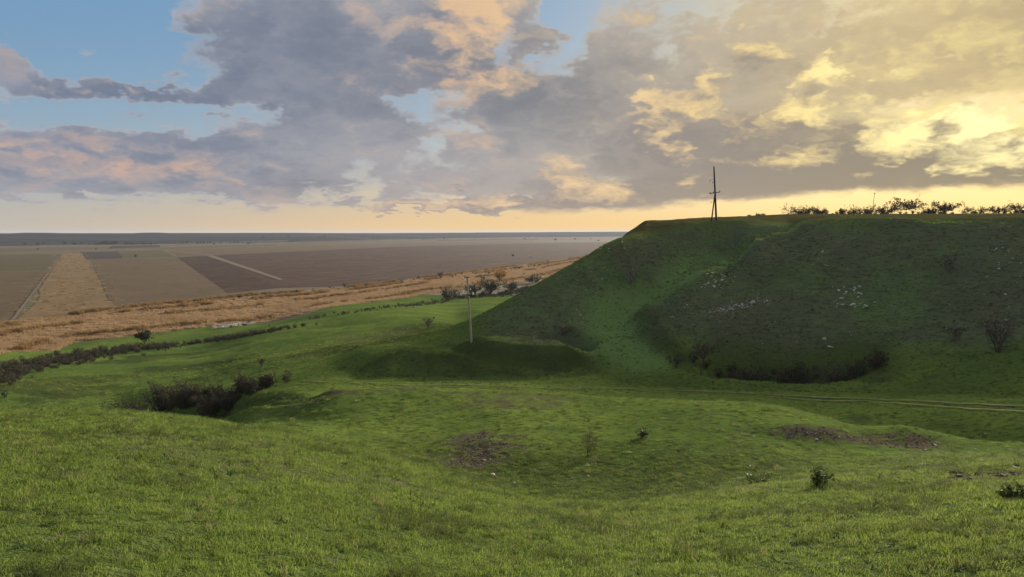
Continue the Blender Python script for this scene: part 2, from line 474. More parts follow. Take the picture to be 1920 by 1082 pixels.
def poly_dist(pts, mask):
    """distance to a plan polyline, side (+ right of travel) and parameter 0..1, on the masked grid points"""
    X, Y = GX[mask], GY[mask]
    best = np.full(X.shape, 1e9); side = np.zeros_like(best); par = np.zeros_like(best)
    P = np.array(pts)[:, :2]
    L = np.concatenate([[0], np.cumsum(np.hypot(*np.diff(P, axis=0).T))])
    for k in range(len(P) - 1):
        ax, ay = P[k]; dx, dy = P[k + 1] - P[k]
        l2 = dx * dx + dy * dy
        t = np.clip(((X - ax) * dx + (Y - ay) * dy) / l2, 0, 1)
        ex, ey = X - ax - t * dx, Y - ay - t * dy
        d = np.hypot(ex, ey)
        s = np.sign(dy * (X - ax) - dx * (Y - ay))
        m = d < best
        best[m] = d[m]; side[m] = s[m]; par[m] = (L[k] + t[m] * math.sqrt(l2)) / L[-1]
    return best, side, par


def smooth_line(pts, n=10):
    P = np.array(pts)[:, :2]
    t = np.arange(len(P)); q = np.linspace(0, len(P) - 1, (len(P) - 1) * n + 1)
    return np.stack([pchip(t, P[:, 0], q), pchip(t, P[:, 1], q)], 1)


# ---- plan lines taken once from the smooth ground
GULLY = smooth_line([hit(1490, 420, 60), hit(1420, 449, 60), hit(1350, 486, 60), hit(1285, 520, 60), hit(1215, 560, 60), hit(1180, 600, 60), hit(1205, 640, 60), hit(1250, 675, 60), hit(1295, 705, 60)], 6)
DITCH = smooth_line([hit(352, 784, 40), hit(400, 770, 40), hit(450, 760, 40), hit(510, 750, 40), hit(580, 742, 40), hit(640, 735, 40)], 6)
DITCH2 = smooth_line([hit(330, 780, 40), hit(380, 766, 40), hit(440, 752, 40), hit(520, 742, 40), hit(600, 736, 40)], 6)
PIT = smooth_line([hit(1005, 628, 60), hit(1060, 631, 60), hit(1125, 634, 60)], 5)
SCARP = smooth_line([hit(845, 648, 60), hit(900, 661, 60), hit(970, 672, 60), hit(1050, 676, 60), hit(1120, 664, 60)], 5)
SCARP2 = smooth_line([hit(690, 688, 60), hit(730, 668, 60), hit(790, 655, 60)], 5)
TRENCH = smooth_line([at_range(1300, 97.5), at_range(1370, 97.5), at_range(1440, 96.5), at_range(1560, 94.5), at_range(1650, 93.5)], 5)
STONEBANK = smooth_line([hit(1440, 822), hit(1520, 820), hit(1620, 818), hit(1720, 818), hit(1820, 826)], 5)
TRACK = smooth_line([(lambda a: at_range(a, float(np.interp(pix_azel(a, 730)[0], AZ, KN['track']))))(p) for p in (560, 640, 740, 830, 1000, 1150, 1300, 1500, 1700, 1920, 2150)], 8)


def add(mask_r, fn):
    m = (GY > 0) & (GX ** 2 + GY ** 2 > mask_r[0] ** 2) & (GX ** 2 + GY ** 2 < mask_r[1] ** 2) & (np.abs(np.arctan2(GX, GY)) < 0.9)
    Z[m] += fn(m)


def f_gully(m):
    d, s, p = poly_dist(GULLY, m)
    env = smooth(0, 0.06, p) * (1 - smooth(0.80, 1.0, p))
    narrow = 1.0 - 0.35 * smooth(0.35, 0.0, p)
    sd = d * s                                     # + on the left of travel downhill or right: sign fixed below
    right = GULLY_SIGN * sd
    up = smooth(-0.6, 2.6, right) * np.exp(-np.maximum(right, 0) / 20) * 0.9
    dn = -1.3 * np.exp(-(np.minimum(right + 2, 0) / 7) ** 2) * (right < 3.5) * (1 - smooth(-1, 3.5, right) * 0.9)
    return (up + dn) * env * narrow * np.exp(-(np.maximum(d - 30, 0) / 12) ** 2)


def bump(pts, depth, width, taper=0.15, mask=None):
    def fn(m):
        d, s, p = poly_dist(pts, m)
        return depth * np.exp(-(d / width) ** 2) * smooth(-0.01, taper, p + 0.01) * (1 - smooth(1 - taper, 1.01, p))
    return fn


def scarp(pts, rise, width, reach, sign):
    def fn(m):
        d, s, p = poly_dist(pts, m)
        q = d * s * sign
        e = smooth(0, .2, p) * (1 - smooth(.8, 1, p))
        return rise * (smooth(-width, width, q) * np.exp(-np.maximum(q, 0) / reach) - 0.35 * np.exp(-((q + width) / (1.6 * width)) ** 2)) * e
    return fn


# which side of the gully is the right-hand spur
_m = np.zeros_like(GX, bool)
_p = at_range(1560, 128)
_i = np.argmin(np.abs(AZ - math.atan2(_p[0], _p[1]))); _j = np.argmin(np.abs(RR - math.hypot(_p[0], _p[1])))
_m[_i, _j] = True
GULLY_SIGN = float(poly_dist(GULLY, _m)[1][0])
add((85, 190), f_gully)
add((40, 120), bump(DITCH, -0.9, 0.9))
add((40, 120), bump(DITCH2, -0.45, 1.0))
add((80, 130), bump(PIT, -2.9, 2.6, 0.2))
add((80, 130), scarp(SCARP, 1.8, 0.9, 9, 1 if poly_dist(SCARP, (lambda mm: (mm.__setitem__((np.argmin(np.abs(AZ - math.atan2(*PIT[5]))), np.argmin(np.abs(RR - np.hypot(*PIT[5])))), True), mm)[1])(np.zeros_like(GX, bool)))[1][0] > 0 else -1))
add((80, 130), bump(TRENCH, -2.2, 3.2, 0.2))
add((30, 70), bump(STONEBANK, 0.55, 2.2, 0.3))
add((50, 110), bump(TRACK, -0.16, 1.4, 0.05))
# small mesas on the far ridge
for px, wd, hh in ((70, 26, 3.2), (283, 22, 2.6), (620, 30, 1.5)):
    a0 = pix_azel(px, 437)[0]
    Z += hh * np.exp(-((AZ[:, None] - a0) * 1400 / wd) ** 4) * np.exp(-((RR[None, :] - 4100) / 500) ** 2) * (RR[None, :] > 2500)

# ---- rough ground: hummocks, cattle steps, tufts
wild = (1 - smooth(0.80, 1.0, RR[None, :] / np.maximum(KN['far_meadow'][:, None], 1))) * np.ones_like(Z)
far_w = smooth(20, 90, RR[None, :])
Z += wild * smooth(1.5, 6, RR[None, :]) * (0.10 * fbm(GX, GY, 7.0, 3, 0.5, 3) + 0.035 * fbm(GX, GY, 1.3, 3, 0.55, 9)) * (1 - back * 0)
Z += wild * far_w * (0.38 * fbm(GX, GY, 22.0, 4, 0.5, 21) + 0.13 * fbm(GX, GY, 4.0, 3, 0.55, 31))
hill_m = (smooth(pix_azel(860, 600)[0], pix_azel(1000, 600)[0], AZ)[:, None]) * smooth(0.98, 1.06, RR[None, :] / KN['lip'][:, None]) * (1 - smooth(0.94, 1.02, RR[None, :] / KN['crest'][:, None]))
Z += hill_m * 0.13 * np.sin(Z * 2 * np.pi / 0.95 + 2.5 * fbm(GX, GY, 9.0, 2, 0.5, 41))
Z += hill_m * smooth(0.0, 0.5, hill_m) * 0.75 * fbm(GX, GY * 0.4, 9.0, 3, 0.5, 45)
rough_bank = (smooth(pix_azel(640, 600)[0], pix_azel(700, 600)[0], AZ) * (1 - smooth(pix_azel(1690, 600)[0], pix_azel(1740, 600)[0], AZ)))[:, None] * smooth(0.97, 1.0, RR[None, :] / KN['foot'][:, None]) * (1 - smooth(1.0, 1.06, RR[None, :] / KN['lip'][:, None]))
Z += rough_bank * (0.28 * fbm(GX, GY, 3.2, 4, 0.62, 46))
RIDGEN = smooth(0.95, 1.2, RR[None, :] / KN['ridge_foot'][:, None])
Z += RIDGEN * 3.0 * fbm(GX, GY * 0.5, 600.0, 3, 0.5, 51)

# ---- surface character, one value per ground point
ATT = {}
dry = 0.5 + 1.1 * fbm(GX, GY, 16.0, 4, 0.55, 61)
hill_dry = hill_m * smooth(-0.30, 0.35, fbm(GX, GY, 20.0, 4, 0.55, 71) + 0.16)
gm = (RR[None, :] > 85) & (RR[None, :] < 190) & (GY > 0) & (np.abs(AZ)[:, None] < 0.8)
gd, gs, gp = poly_dist(GULLY, gm)
gq = GULLY_SIGN * gd * gs
green_path = np.zeros_like(Z)
green_path[gm] = smooth(-14, -3, gq) * (1 - smooth(1, 9, gq)) * smooth(0.05, 0.3, gp)
ATT['dry'] = np.clip(hill_dry * (1 - 0.9 * green_path), 0, 1)
lush_lit = np.zeros_like(Z)
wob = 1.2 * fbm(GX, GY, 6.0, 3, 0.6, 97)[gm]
lush_lit[gm] = np.maximum(smooth(-10, -4, gq + wob) * (1 - smooth(-1, 2, gq + wob)) * smooth(0.12, 0.35, gp) * (1 - smooth(0.9, 1.0, gp)),
                      1.0 * smooth(-0.5, 1.0, gq) * (1 - smooth(3, 8, gq + wob)) * (1 - smooth(0.5, 0.7, gp)))  # light catching the spur rim, put into the grass colour
ATT['lush_lit'] = lush_lit * smooth(0.0, 0.4, hill_m + (RR[None, :] < 110))
crack_shade = np.zeros_like(Z)
crack_shade[gm] = smooth(-6.5, -2.5, gq) * (1 - smooth(-0.6, 0.6, gq)) * smooth(0.02, 0.1, gp) * (1 - smooth(0.45, 0.62, gp))  # shade of the groove beside the spur, put into the ground colour
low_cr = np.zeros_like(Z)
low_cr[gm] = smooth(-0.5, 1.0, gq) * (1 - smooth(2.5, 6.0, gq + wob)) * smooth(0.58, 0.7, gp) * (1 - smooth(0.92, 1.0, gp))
crack_shade = np.maximum(crack_shade, 0.8 * low_cr)


def spot(px, py, rx, ry, r_guess=None, seed=0):
    """irregular patch of bare ground around a sighted point, metres"""
    p = hit(px, py) if r_guess is None else at_range(px, r_guess)
    d = np.hypot((GX - p[0]) / rx, (GY - p[1]) / ry) + 0.9 * fbm(GX, GY, max(rx, ry) * 0.6, 4, 0.55, seed + 200) + (RR[None, :] < 2) * 9
    return 1 - smooth(0.55, 1.05, d)


bare = np.zeros_like(Z)
RUBBLE = hit(905, 834); RUBBLE2 = hit(880, 862)
bare = np.maximum(bare, spot(905, 834, 1.9, 3.2, seed=1))
bare = np.maximum(bare, spot(885, 866, 2.0, 2.0, seed=2) * 0.9)
BANK = hit(1610, 822)
bare = np.maximum(bare, spot(1610, 822, 5.2, 1.6, seed=3))
bare = np.maximum(bare, spot(1900, 884, 2.0, 1.6, seed=4) * 0.9)
bare = np.maximum(bare, spot(690, 729, 7.0, 3.0, seed=5) * 0.55)
bare = np.maximum(bare, spot(970, 748, 5.0, 4.0, seed=6) * 0.45)
bare = np.maximum(bare, spot(395, 832, 2.6, 2.4, seed=7) * 0.4)
bare = np.maximum(bare, spot(505, 862, 3.6, 2.2, seed=8) * 0.3)
bare = np.maximum(bare, spot(730, 625, 14, 14, seed=9) * 0.5)
SCREE = smooth_line([hit(1322, 588, 80), hit(1360, 582, 80), hit(1400, 572, 80), hit(1432, 562, 80)], 4)
bare = np.clip(bare * (0.80 + 1.3 * fbm(GX, GY, 1.1, 3, 0.6, 98)), 0, 1)
ATT['bare'] = bare
darkp = np.zeros_like(Z)
darkp = np.maximum(darkp, spot(1060, 900, 8.0, 4.5, seed=11) * 0.65)
darkp = np.maximum(darkp, spot(1210, 890, 6.0, 3.0, seed=12) * 0.5)
darkp = np.maximum(darkp, spot(760, 858, 5.0, 3.5, seed=13) * 0.6)
for i_, (px_, py_, rx_, ry_) in enumerate([(60, 722, 12, 8), (150, 712, 10, 7), (240, 676, 16, 9), (330, 690, 12, 7), (100, 740, 7, 6), (420, 700, 8, 5), (340, 665, 18, 8), (640, 650, 10, 8), (720, 640, 12, 10)]):
    darkp = np.maximum(darkp, spot(px_, py_, rx_, ry_, seed=120 + i_) * 0.8)
darkp = np.maximum(darkp, hill_m * smooth(0.0, 0.5, fbm(GX, GY, 14.0, 3, 0.5, 81)) * 0.5)
az_in = lambda a, b, w=0.01: (smooth(pix_azel(a, 600)[0] - w, pix_azel(a, 600)[0] + w, AZ) * (1 - smooth(pix_azel(b, 600)[0] - w, pix_azel(b, 600)[0] + w, AZ)))[:, None]
rel_r = lambda nm: RR[None, :] / KN[nm][:, None]
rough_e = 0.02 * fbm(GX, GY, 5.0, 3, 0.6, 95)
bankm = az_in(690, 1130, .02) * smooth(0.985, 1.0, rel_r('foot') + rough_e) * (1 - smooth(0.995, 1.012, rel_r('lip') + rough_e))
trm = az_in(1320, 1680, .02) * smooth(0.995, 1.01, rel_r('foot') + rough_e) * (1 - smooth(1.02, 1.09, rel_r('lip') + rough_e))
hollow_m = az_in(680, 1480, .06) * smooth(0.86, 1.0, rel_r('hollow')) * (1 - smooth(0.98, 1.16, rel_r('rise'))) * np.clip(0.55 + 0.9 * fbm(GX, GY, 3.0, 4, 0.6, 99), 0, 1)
darkp = np.maximum(darkp, 0.8 * hollow_m)  # darkens the hollow band so the fold shows
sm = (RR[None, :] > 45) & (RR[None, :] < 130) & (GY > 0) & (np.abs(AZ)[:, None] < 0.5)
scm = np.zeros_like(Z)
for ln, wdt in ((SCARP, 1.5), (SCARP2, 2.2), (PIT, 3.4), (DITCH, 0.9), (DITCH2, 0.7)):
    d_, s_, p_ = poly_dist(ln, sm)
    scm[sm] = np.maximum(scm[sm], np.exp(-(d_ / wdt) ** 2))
darkp = np.maximum.reduce([darkp, bankm * (0.6 + 0.6 * fbm(GX, GY, 4.0, 3, 0.6, 96)), trm * 0.7, scm * 0.8, crack_shade])  # bank, scarp and trench: shade put into the colour along with rank growth
ATT['rank_shade'] = np.clip(darkp, 0, 1)
ATT['near'] = (1 - smooth(24, 42, RR))[None, :] * np.ones_like(Z)
ATT['slope'] = np.clip(hill_m, 0, 1)
ATT['plateau'] = smooth(0.97, 1.03, rel_r('crest') + rough_e) * smooth(pix_azel(1150, 500)[0], pix_azel(1200, 500)[0], AZ)[:, None]
# tufted, darker old grass in the near foreground
ATT['old'] = (smooth(-0.05, 0.45, fbm(GX, GY, 2.6, 4, 0.6, 91)) * (1 - smooth(14, 26, RR))[None, :]) * np.ones_like(Z)


def build_ground():
    nA, nR = Z.shape
    ridge_j = RR[None, :] > KN['ridge_foot'][:, None] * 0.98
    hill_reg = (AZ[:, None] > pix_azel(850, 600)[0]) & (RR[None, :] > KN['lip'][:, None] * 1.01) & (RR[None, :] < np.maximum(KN['far_meadow'], KN['plain_near'] * (AZ > pix_azel(1180, 500)[0]))[:, None])
    hill_reg &= (AZ[:, None] > pix_azel(1190, 500)[0]) | (RR[None, :] < KN['edge'][:, None])
    pl_w = smooth(pix_azel(560, 560)[0], pix_azel(700, 560)[0], AZ)
    plain_reg = (RR[None, :] > (KN['far_meadow'] * (1 - pl_w) + KN['plain_near'] * 1.03 * pl_w)[:, None] * 0.985) & ~hill_reg
    reg = np.zeros((nA, nR), int)
    reg[hill_reg] = 1; reg[plain_reg] = 2; reg[ridge_j & ~hill_reg] = 3
    idx = np.arange(nA * nR).reshape(nA, nR)
    V = np.stack([GX, GY, Z], -1).reshape(-1, 3)
    quads = np.stack([idx[:-1, :-1], idx[1:, :-1], idx[1:, 1:], idx[:-1, 1:]], -1)      # normals up
    qreg = reg[:-1, :-1]
    res = []
    for k, nm in enumerate(('ground', 'hill', 'plain', 'ridge')):
        q = quads[qreg == k].reshape(-1, 4)
        used, inv = np.unique(q, return_inverse=True)
        q2 = inv.reshape(-1, 4)
        me = bpy.data.meshes.new(nm)
        me.vertices.add(len(used)); me.vertices.foreach_set('co', V[used].astype(np.float32).ravel())
        me.loops.add(q2.size); me.loops.foreach_set('vertex_index', q2.astype(np.int32).ravel())
        me.polygons.add(len(q2))
        me.polygons.foreach_set('loop_start', np.arange(0, q2.size, 4, dtype=np.int32))
        me.polygons.foreach_set('use_smooth', np.ones(len(q2), bool))
        for an, av in ATT.items():
            at = me.attributes.new(an, 'FLOAT', 'POINT')
            at.data.foreach_set('value', av.reshape(-1)[used].astype(np.float32))
        me.update(calc_edges=True)
        o = bpy.data.objects.new(nm, me)
        C.objects.link(o)
        o['kind'] = 'structure'
        res.append(o)
    # close the little disc under the feet
    me = bpy.data.meshes.new('ground_disc')
    n = 40
    vs = [(math.sin(2 * math.pi * i / n) * 0.41, math.cos(2 * math.pi * i / n) * 0.41, -EYE - 0.02) for i in range(n)]
    me.from_pydata(vs, [], [list(range(n))[::-1]])
    o = bpy.data.objects.new('standing_ground', me); C.objects.link(o); o['kind'] = 'structure'
    res.append(o)
    return res


ground, hill, plain, ridge, standing = build_ground()

# ------------------------------------------------------------------ materials
def material(name):
    m = bpy.data.materials.new(name)
    m.use_nodes = True
    return m, NT(m.node_tree)


def finish(t, color, rough=0.9, bump_h=None, bump_s=0.3, bump_d=0.1, spec=0.15, transl=0.0, tcol=None):
    out = t.n('ShaderNodeOutputMaterial')
    p = t.n('ShaderNodeBsdfPrincipled')
    t.put(p.inputs['Base Color'], color)
    t.put(p.inputs['Roughness'], rough)
    p.inputs['Specular IOR Level'].default_value = spec
    if bump_h is not None:
        b = t.n('ShaderNodeBump')
        b.inputs['Strength'].default_value = bump_s
        b.inputs['Distance'].default_value = bump_d
        t.put(b.inputs['Height'], bump_h)
        t.put(p.inputs['Normal'], b.outputs[0])
    sh = p.outputs[0]
    if transl:
        tr = t.n('ShaderNodeBsdfTranslucent')
        t.put(tr.inputs['Color'], tcol if tcol is not None else color)
        mx = t.n('ShaderNodeMixShader')
        mx.inputs[0].default_value = transl
        t.t.links.new(sh, mx.inputs[1]); t.t.links.new(tr.outputs[0], mx.inputs[2])
        sh = mx.outputs[0]
    t.t.links.new(sh, out.inputs['Surface'])


def attr(t, nm):
    a = t.n('ShaderNodeAttribute', attribute_name=nm)
    return a.outputs['Fac']


G_BRIGHT, G_MID, G_DARK = (0.150, 0.205, 0.044), (0.092, 0.142, 0.034), (0.034, 0.056, 0.018)
G_COOL = (0.072, 0.112, 0.038)


def mat_pasture(name, is_hill=False):
    m, t = material(name)
    pos = t.n('ShaderNodeNewGeometry').outputs['Position']
    big = t.noise(pos, 0.045, 4, 0.55)
    med = t.noise(pos, 0.32, 5, 0.6)
    flat = t.v('MULTIPLY', pos, (0.7, 1.0, 1.6))
    fin = t.noise(flat, 2.6, 6, 0.76)
    spk = t.noise(flat, 9.0, 3, 0.7)
    c = t.mix(t.sstep(0.35, 0.68, big), G_MID, G_BRIGHT)
    c = t.mix(t.m('MULTIPLY', t.sstep(0.50, 0.72, med), 0.8), c, G_COOL)
    c = t.mix(t.m('MULTIPLY', attr(t, 'slope'), 0.92), c, t.mix(t.sstep(0.42, 0.62, med), (0.127, 0.182, 0.073), (0.107, 0.156, 0.073)))
    c = t.mix(t.m('MULTIPLY', t.sstep(0.49, 0.62, fin), 0.80), c, G_DARK)
    c = t.mix(t.m('MULTIPLY', t.sstep(0.58, 0.72, spk), 0.32), c, (0.15, 0.14, 0.06))
    c = t.mix(t.m('MULTIPLY', t.sstep(0.44, 0.30, spk), 0.45), c, (0.028, 0.042, 0.015))
    c = t.mix(t.m('MULTIPLY', attr(t, 'near'), 0.75), c, t.mix(fin, (0.050, 0.075, 0.022), (0.085, 0.105, 0.035)))
    c = t.mix(t.m('MULTIPLY', attr(t, 'old'), 0.35), c, (0.085, 0.10, 0.040))
    c = t.mix(t.m('MULTIPLY', attr(t, 'rank_shade'), 0.85), c, t.mix(t.sstep(.4, .6, fin), (0.026, 0.040, 0.017), (0.050, 0.060, 0.026)))
    # dry steppe sward on the steep slope, thin and grey brown
    dry = t.m('MULTIPLY', attr(t, 'dry'), t.sstep(0.30, 0.52, t.m('ADD', t.m('MULTIPLY', med, 0.6), t.m('MULTIPLY', fin, 0.4))))
    c = t.mix(t.m('MULTIPLY', dry, 0.75), c, t.mix(t.sstep(.42, .62, fin), (0.091, 0.099, 0.062), (0.146, 0.143, 0.094)))
    stk = t.noise(t.v('MULTIPLY', pos, (0.45, 0.45, 3.4)), 1.0, 6, 0.74)
    c = t.mix(t.m('MULTIPLY', t.m('MULTIPLY', attr(t, 'slope'), t.sstep(0.50, 0.66, stk)), 0.62), c, (0.030, 0.040, 0.020))
    c = t.mix(t.m('MULTIPLY', t.m('MULTIPLY', attr(t, 'slope'), t.sstep(0.46, 0.32, stk)), 0.45), c, (0.135, 0.150, 0.075))
    c = t.mix(t.m('MULTIPLY', attr(t, 'plateau'), 0.9), c, t.mix(t.sstep(.42, .62, med), (0.075, 0.062, 0.028), (0.100, 0.092, 0.038)))
    c = t.mix(t.m('MULTIPLY', attr(t, 'lush_lit'), 0.85), c, t.mix(t.sstep(.45, .62, fin), (0.156, 0.254, 0.078), (0.111, 0.189, 0.062)))
    bare = t.m('MULTIPLY', attr(t, 'bare'), t.m('ADD', 0.55, t.sstep(0.35, 0.6, fin)), clamp=True)
    c = t.mix(bare, c, t.mix(t.sstep(.35, .62, spk), (0.052, 0.043, 0.030), (0.125, 0.105, 0.078)))
    h = t.m('ADD', t.m('MULTIPLY', fin, 0.7), t.m('MULTIPLY', spk, 0.4))
    finish(t, c, 1.0, h, 0.8, 0.26, 0.0)
    return m


def mat_plain():
    m, t = material('dry_plain')
    pos = t.n('ShaderNodeNewGeometry').outputs['Position']
    big = t.noise(t.v('MULTIPLY', pos, (0.35, 1, 1)), 0.0045, 4, 0.55)
    med = t.noise(pos, 0.03, 5, 0.6)
    c = t.mix(t.sstep(0.4, 0.62, big), (0.150, 0.120, 0.078), (0.115, 0.112, 0.070))
    c = t.mix(t.m('MULTIPLY', t.sstep(0.45, 0.7, med), 0.5), c, (0.095, 0.075, 0.050))
    finish(t, c, 0.95, spec=0.05)
    return m


def mat_ridge():
    m, t = material('wooded_ridge')
    pos = t.n('ShaderNodeNewGeometry').outputs['Position']
    big = t.noise(t.v('MULTIPLY', pos, (0.3, 1, 1)), 0.0035, 5, 0.6)
    c = t.mix(t.sstep(0.4, 0.62, big), (0.028, 0.034, 0.042), (0.052, 0.056, 0.060))
    finish(t, c, 1.0, spec=0.0)
    return m


M_PASTURE = mat_pasture('pasture')
M_HILL = mat_pasture('steppe_slope', True)
M_PLAIN = mat_plain()
M_RIDGE = mat_ridge()
for o, m in ((ground, M_PASTURE), (hill, M_HILL), (plain, M_PLAIN), (ridge, M_RIDGE), (standing, M_PASTURE)):
    o.data.materials.append(m)

# ------------------------------------------------------------------ fields, roads and reed bed on the plain
def mesh_obj(name, verts, faces, mat=None, parent=None, smooth_f=False, kind=None):
    me = bpy.data.meshes.new(name)
    me.from_pydata([tuple(v) for v in verts], [], faces)
    if mat is not None:
        me.materials.append(mat)
    if smooth_f:
        me.polygons.foreach_set('use_smooth', np.ones(len(me.polygons), bool))
    o = bpy.data.objects.new(name, me)
    C.objects.link(o)
    if parent is not None:
        o.parent = parent
    if kind:
        o['kind'] = kind
    return o


def resample(P, n):
    P = np.array(P, float)
    L = np.concatenate([[0], np.cumsum(np.hypot(*np.diff(P, axis=0).T))])
    q = np.linspace(0, L[-1], n)
    return np.stack([np.interp(q, L, P[:, 0]), np.interp(q, L, P[:, 1])], 1)


def sight(pts):
    return [hit(px, py, 60 if px < 700 else (230 if py > 515 else 340))[:2] for px, py in pts]


def ruled(near, far, nu, nv, jag=0.0, seed=0):
    A, B = resample(near, nu), resample(far, nu)
    v = np.linspace(0, 1, nv)[None, :, None]
    P = A[:, None, :] * (1 - v) + B[:, None, :] * v
    if jag:
        P[..., 0] += jag * fbm(P[..., 0], P[..., 1], jag * 5, 3, 0.5, 300 + seed)
        P[..., 1] += jag * fbm(P[..., 0], P[..., 1], jag * 5, 3, 0.5, 330 + seed)
    return P


def sheet(name, near, far, mat, off, nu=40, nv=24, jag=0.0, seed=0):
    P = ruled(sight(near), sight(far), nu, nv, jag, seed)
    z = H(P[..., 0], P[..., 1]) + off
    V = np.concatenate([P, z[..., None]], -1).reshape(-1, 3)
    F = [(i * nv + j, (i + 1) * nv + j, (i + 1) * nv + j + 1, i * nv + j + 1) for i in range(nu - 1) for j in range(nv - 1)]
    return mesh_obj(name, V, F, mat, None, True, 'structure'), P


def ribbon(name, line, width, off, mat, side=0.0, wig=0.0, seed=0):
    L = np.array(line)
    T = np.gradient(L, axis=0); T /= np.linalg.norm(T, axis=1)[:, None]
    N = np.stack([T[:, 1], -T[:, 0]], 1)
    Wd = width * (1 + 0.35 * fbm(L[:, 0], L[:, 1], 6.0, 2, 0.5, 400 + seed))
    s = side + wig * fbm(L[:, 0], L[:, 1], 14.0, 2, 0.5, 420 + seed)
    rows = []
    for k in (-0.5, 0.5):
        P = L + N * (s + k * Wd)[:, None]
        rows.append(np.concatenate([P, (H(P[:, 0], P[:, 1]) + off)[:, None]], 1))
    n = len(L)
    V = np.concatenate(rows)
    F = [(i, n + i, n + i + 1, i + 1) for i in range(n - 1)]
    return mesh_obj(name, V, F, mat, None, True, 'structure')


def mat_field(name, c1, c2, c3, furrow=None, fscale=0.9, famp=0.5, patch=0.02):
    m, t = material(name)
    pos = t.n('ShaderNodeNewGeometry').outputs['Position']
    n1 = t.noise(pos, patch, 4, 0.6)
    n2 = t.noise(pos, patch * 11, 4, 0.65)
    c = t.mix(t.sstep(0.38, 0.64, n1), c1, c2)
    c = t.mix(t.m('MULTIPLY', t.sstep(0.48, 0.70, n2), 0.6), c, c3)
    if furrow is not None:
        a = furrow
        u = t.v('DOT_PRODUCT', pos, (math.cos(a), math.sin(a), 0))
        v = t.v('DOT_PRODUCT', pos, (-math.sin(a), math.cos(a), 0))
        cb = t.n('ShaderNodeCombineXYZ')
        t.put(cb.inputs[0], t.m('MULTIPLY', u, 0.02)); t.put(cb.inputs[1], t.m('MULTIPLY', v, fscale))
        st = t.noise(cb.outputs[0], 1.0, 4, 0.7)
        c = t.mix(t.m('MULTIPLY', t.sstep(0.5, 0.66, st), famp), c, c3)
        c = t.mix(t.m('MULTIPLY', t.sstep(0.6, 0.42, st), famp * 0.6), c, c1)
    finish(t, c, 0.95, t.noise(pos, 1.2, 4, 0.65), 0.5, 0.4, 0.05)
    return m


def heading(p, q):
    a, b = hit(*p, 60), hit(*q, 60)
    return math.atan2(b[1] - a[1], b[0] - a[0])


FUR = heading((425, 547), (331, 483))
FUR2 = heading((425, 547), (860, 512))
M_PLOUGH = mat_field('ploughed_soil', (0.058, 0.033, 0.024), (0.072, 0.043, 0.031), (0.125, 0.080, 0.057), FUR2, 0.10, 0.75, 0.012)
M_PLOUGH2 = mat_field('fresh_ploughed_soil', (0.045, 0.026, 0.019), (0.059, 0.034, 0.025), (0.117, 0.074, 0.054), FUR2, 0.11, 0.7, 0.02)
M_FALLOW = mat_field('fallow_soil', (0.139, 0.098, 0.059), (0.120, 0.090, 0.054), (0.079, 0.056, 0.034), FUR, 0.06, 0.3)
M_STUBBLE = mat_field('stubble', (0.124, 0.090, 0.053), (0.150, 0.104, 0.060), (0.068, 0.053, 0.030), FUR, 0.05, 0.4)
M_WINTER = mat_field('thin_winter_crop', (0.102, 0.090, 0.048), (0.113, 0.088, 0.051), (0.060, 0.053, 0.029), FUR, 0.05, 0.3)
M_DARKPLOT = mat_field('dark_tilled_soil', (0.054, 0.046, 0.044), (0.069, 0.058, 0.051), (0.046, 0.041, 0.039))
M_PATH = mat_field('dusty_earth', (0.183, 0.149, 0.106), (0.162, 0.132, 0.093), (0.128, 0.104, 0.072), None, patch=0.1)
M_GREENFIELD = mat_field('green_crop', (0.165, 0.180, 0.052), (0.185, 0.190, 0.060), (0.130, 0.150, 0.042), None, patch=0.02)
M_ROUGH = mat_field('rough_dry_grass', (0.210, 0.143, 0.074), (0.172, 0.122, 0.063), (0.126, 0.091, 0.049), FUR, 0.05, 0.45, 0.05)
M_REEDSOIL = mat_field('reed_litter', (0.37, 0.250, 0.140), (0.42, 0.295, 0.175), (0.28, 0.190, 0.105), FUR2, 0.10, 0.4, 0.03)

sheet('left_field', [(-620, 700), (-260, 640), (28, 603)], [(-620, 520), (86, 508)], M_STUBBLE, 0.10, seed=1)
sheet('thin_crop_field', [(-620, 519), (86, 507)], [(-620, 484), (118, 476)], M_WINTER, 0.10, seed=2)
strip, STRIP_P = sheet('rough_grass_strip', [(30, 604), (120, 592), (214, 573)], [(119, 475.5), (152, 474.2)], M_ROUGH, 0.16, jag=5, seed=3)
sheet('fallow_field', [(210, 574), (320, 564), (427, 548)], [(170, 487.5), (331, 482.8)], M_FALLOW, 0.10, seed=4)
sheet('dark_plot', [(163, 487), (231, 484.3)], [(150, 473), (222, 471)], M_DARKPLOT, 0.12, seed=5)
sheet('pale_green_field', [(233, 484.2), (330, 481.8)], [(224, 471), (302, 469)], M_WINTER, 0.10, seed=6)
sheet('small_ploughed_field', [(427, 550), (524, 540)], [(332, 482.6), (392.5, 479.5)], M_PLOUGH2, 0.12, seed=7)
sheet('field_path', [(524, 526), (531, 524)], [(386, 479.8), (400, 479.2)], M_PATH, 0.30, seed=8)
sheet('ploughed_field', [(524, 540), (640, 537), (760, 526), (860, 514), (960, 502), (1075, 488), (1190, 464)],
      [(393, 479.4), (560, 471.5), (740, 463), (900, 458.5), (1050, 455), (1200, 452.5)], M_PLOUGH, 0.14, 80, 40, seed=9)
sheet('brown_field', [(336, 481), (404, 478), (560, 470.5), (740, 462.2), (1000, 455.5)], [(312, 469), (460, 463.5), (640, 458), (820, 453.5), (1000, 450.5)], M_STUBBLE, 0.10, seed=10)
sheet('far_brown_field', [(740, 453), (1000, 450), (1180, 448)], [(820, 447), (1000, 444.5), (1180, 443)], M_PLOUGH, 0.12, seed=12)
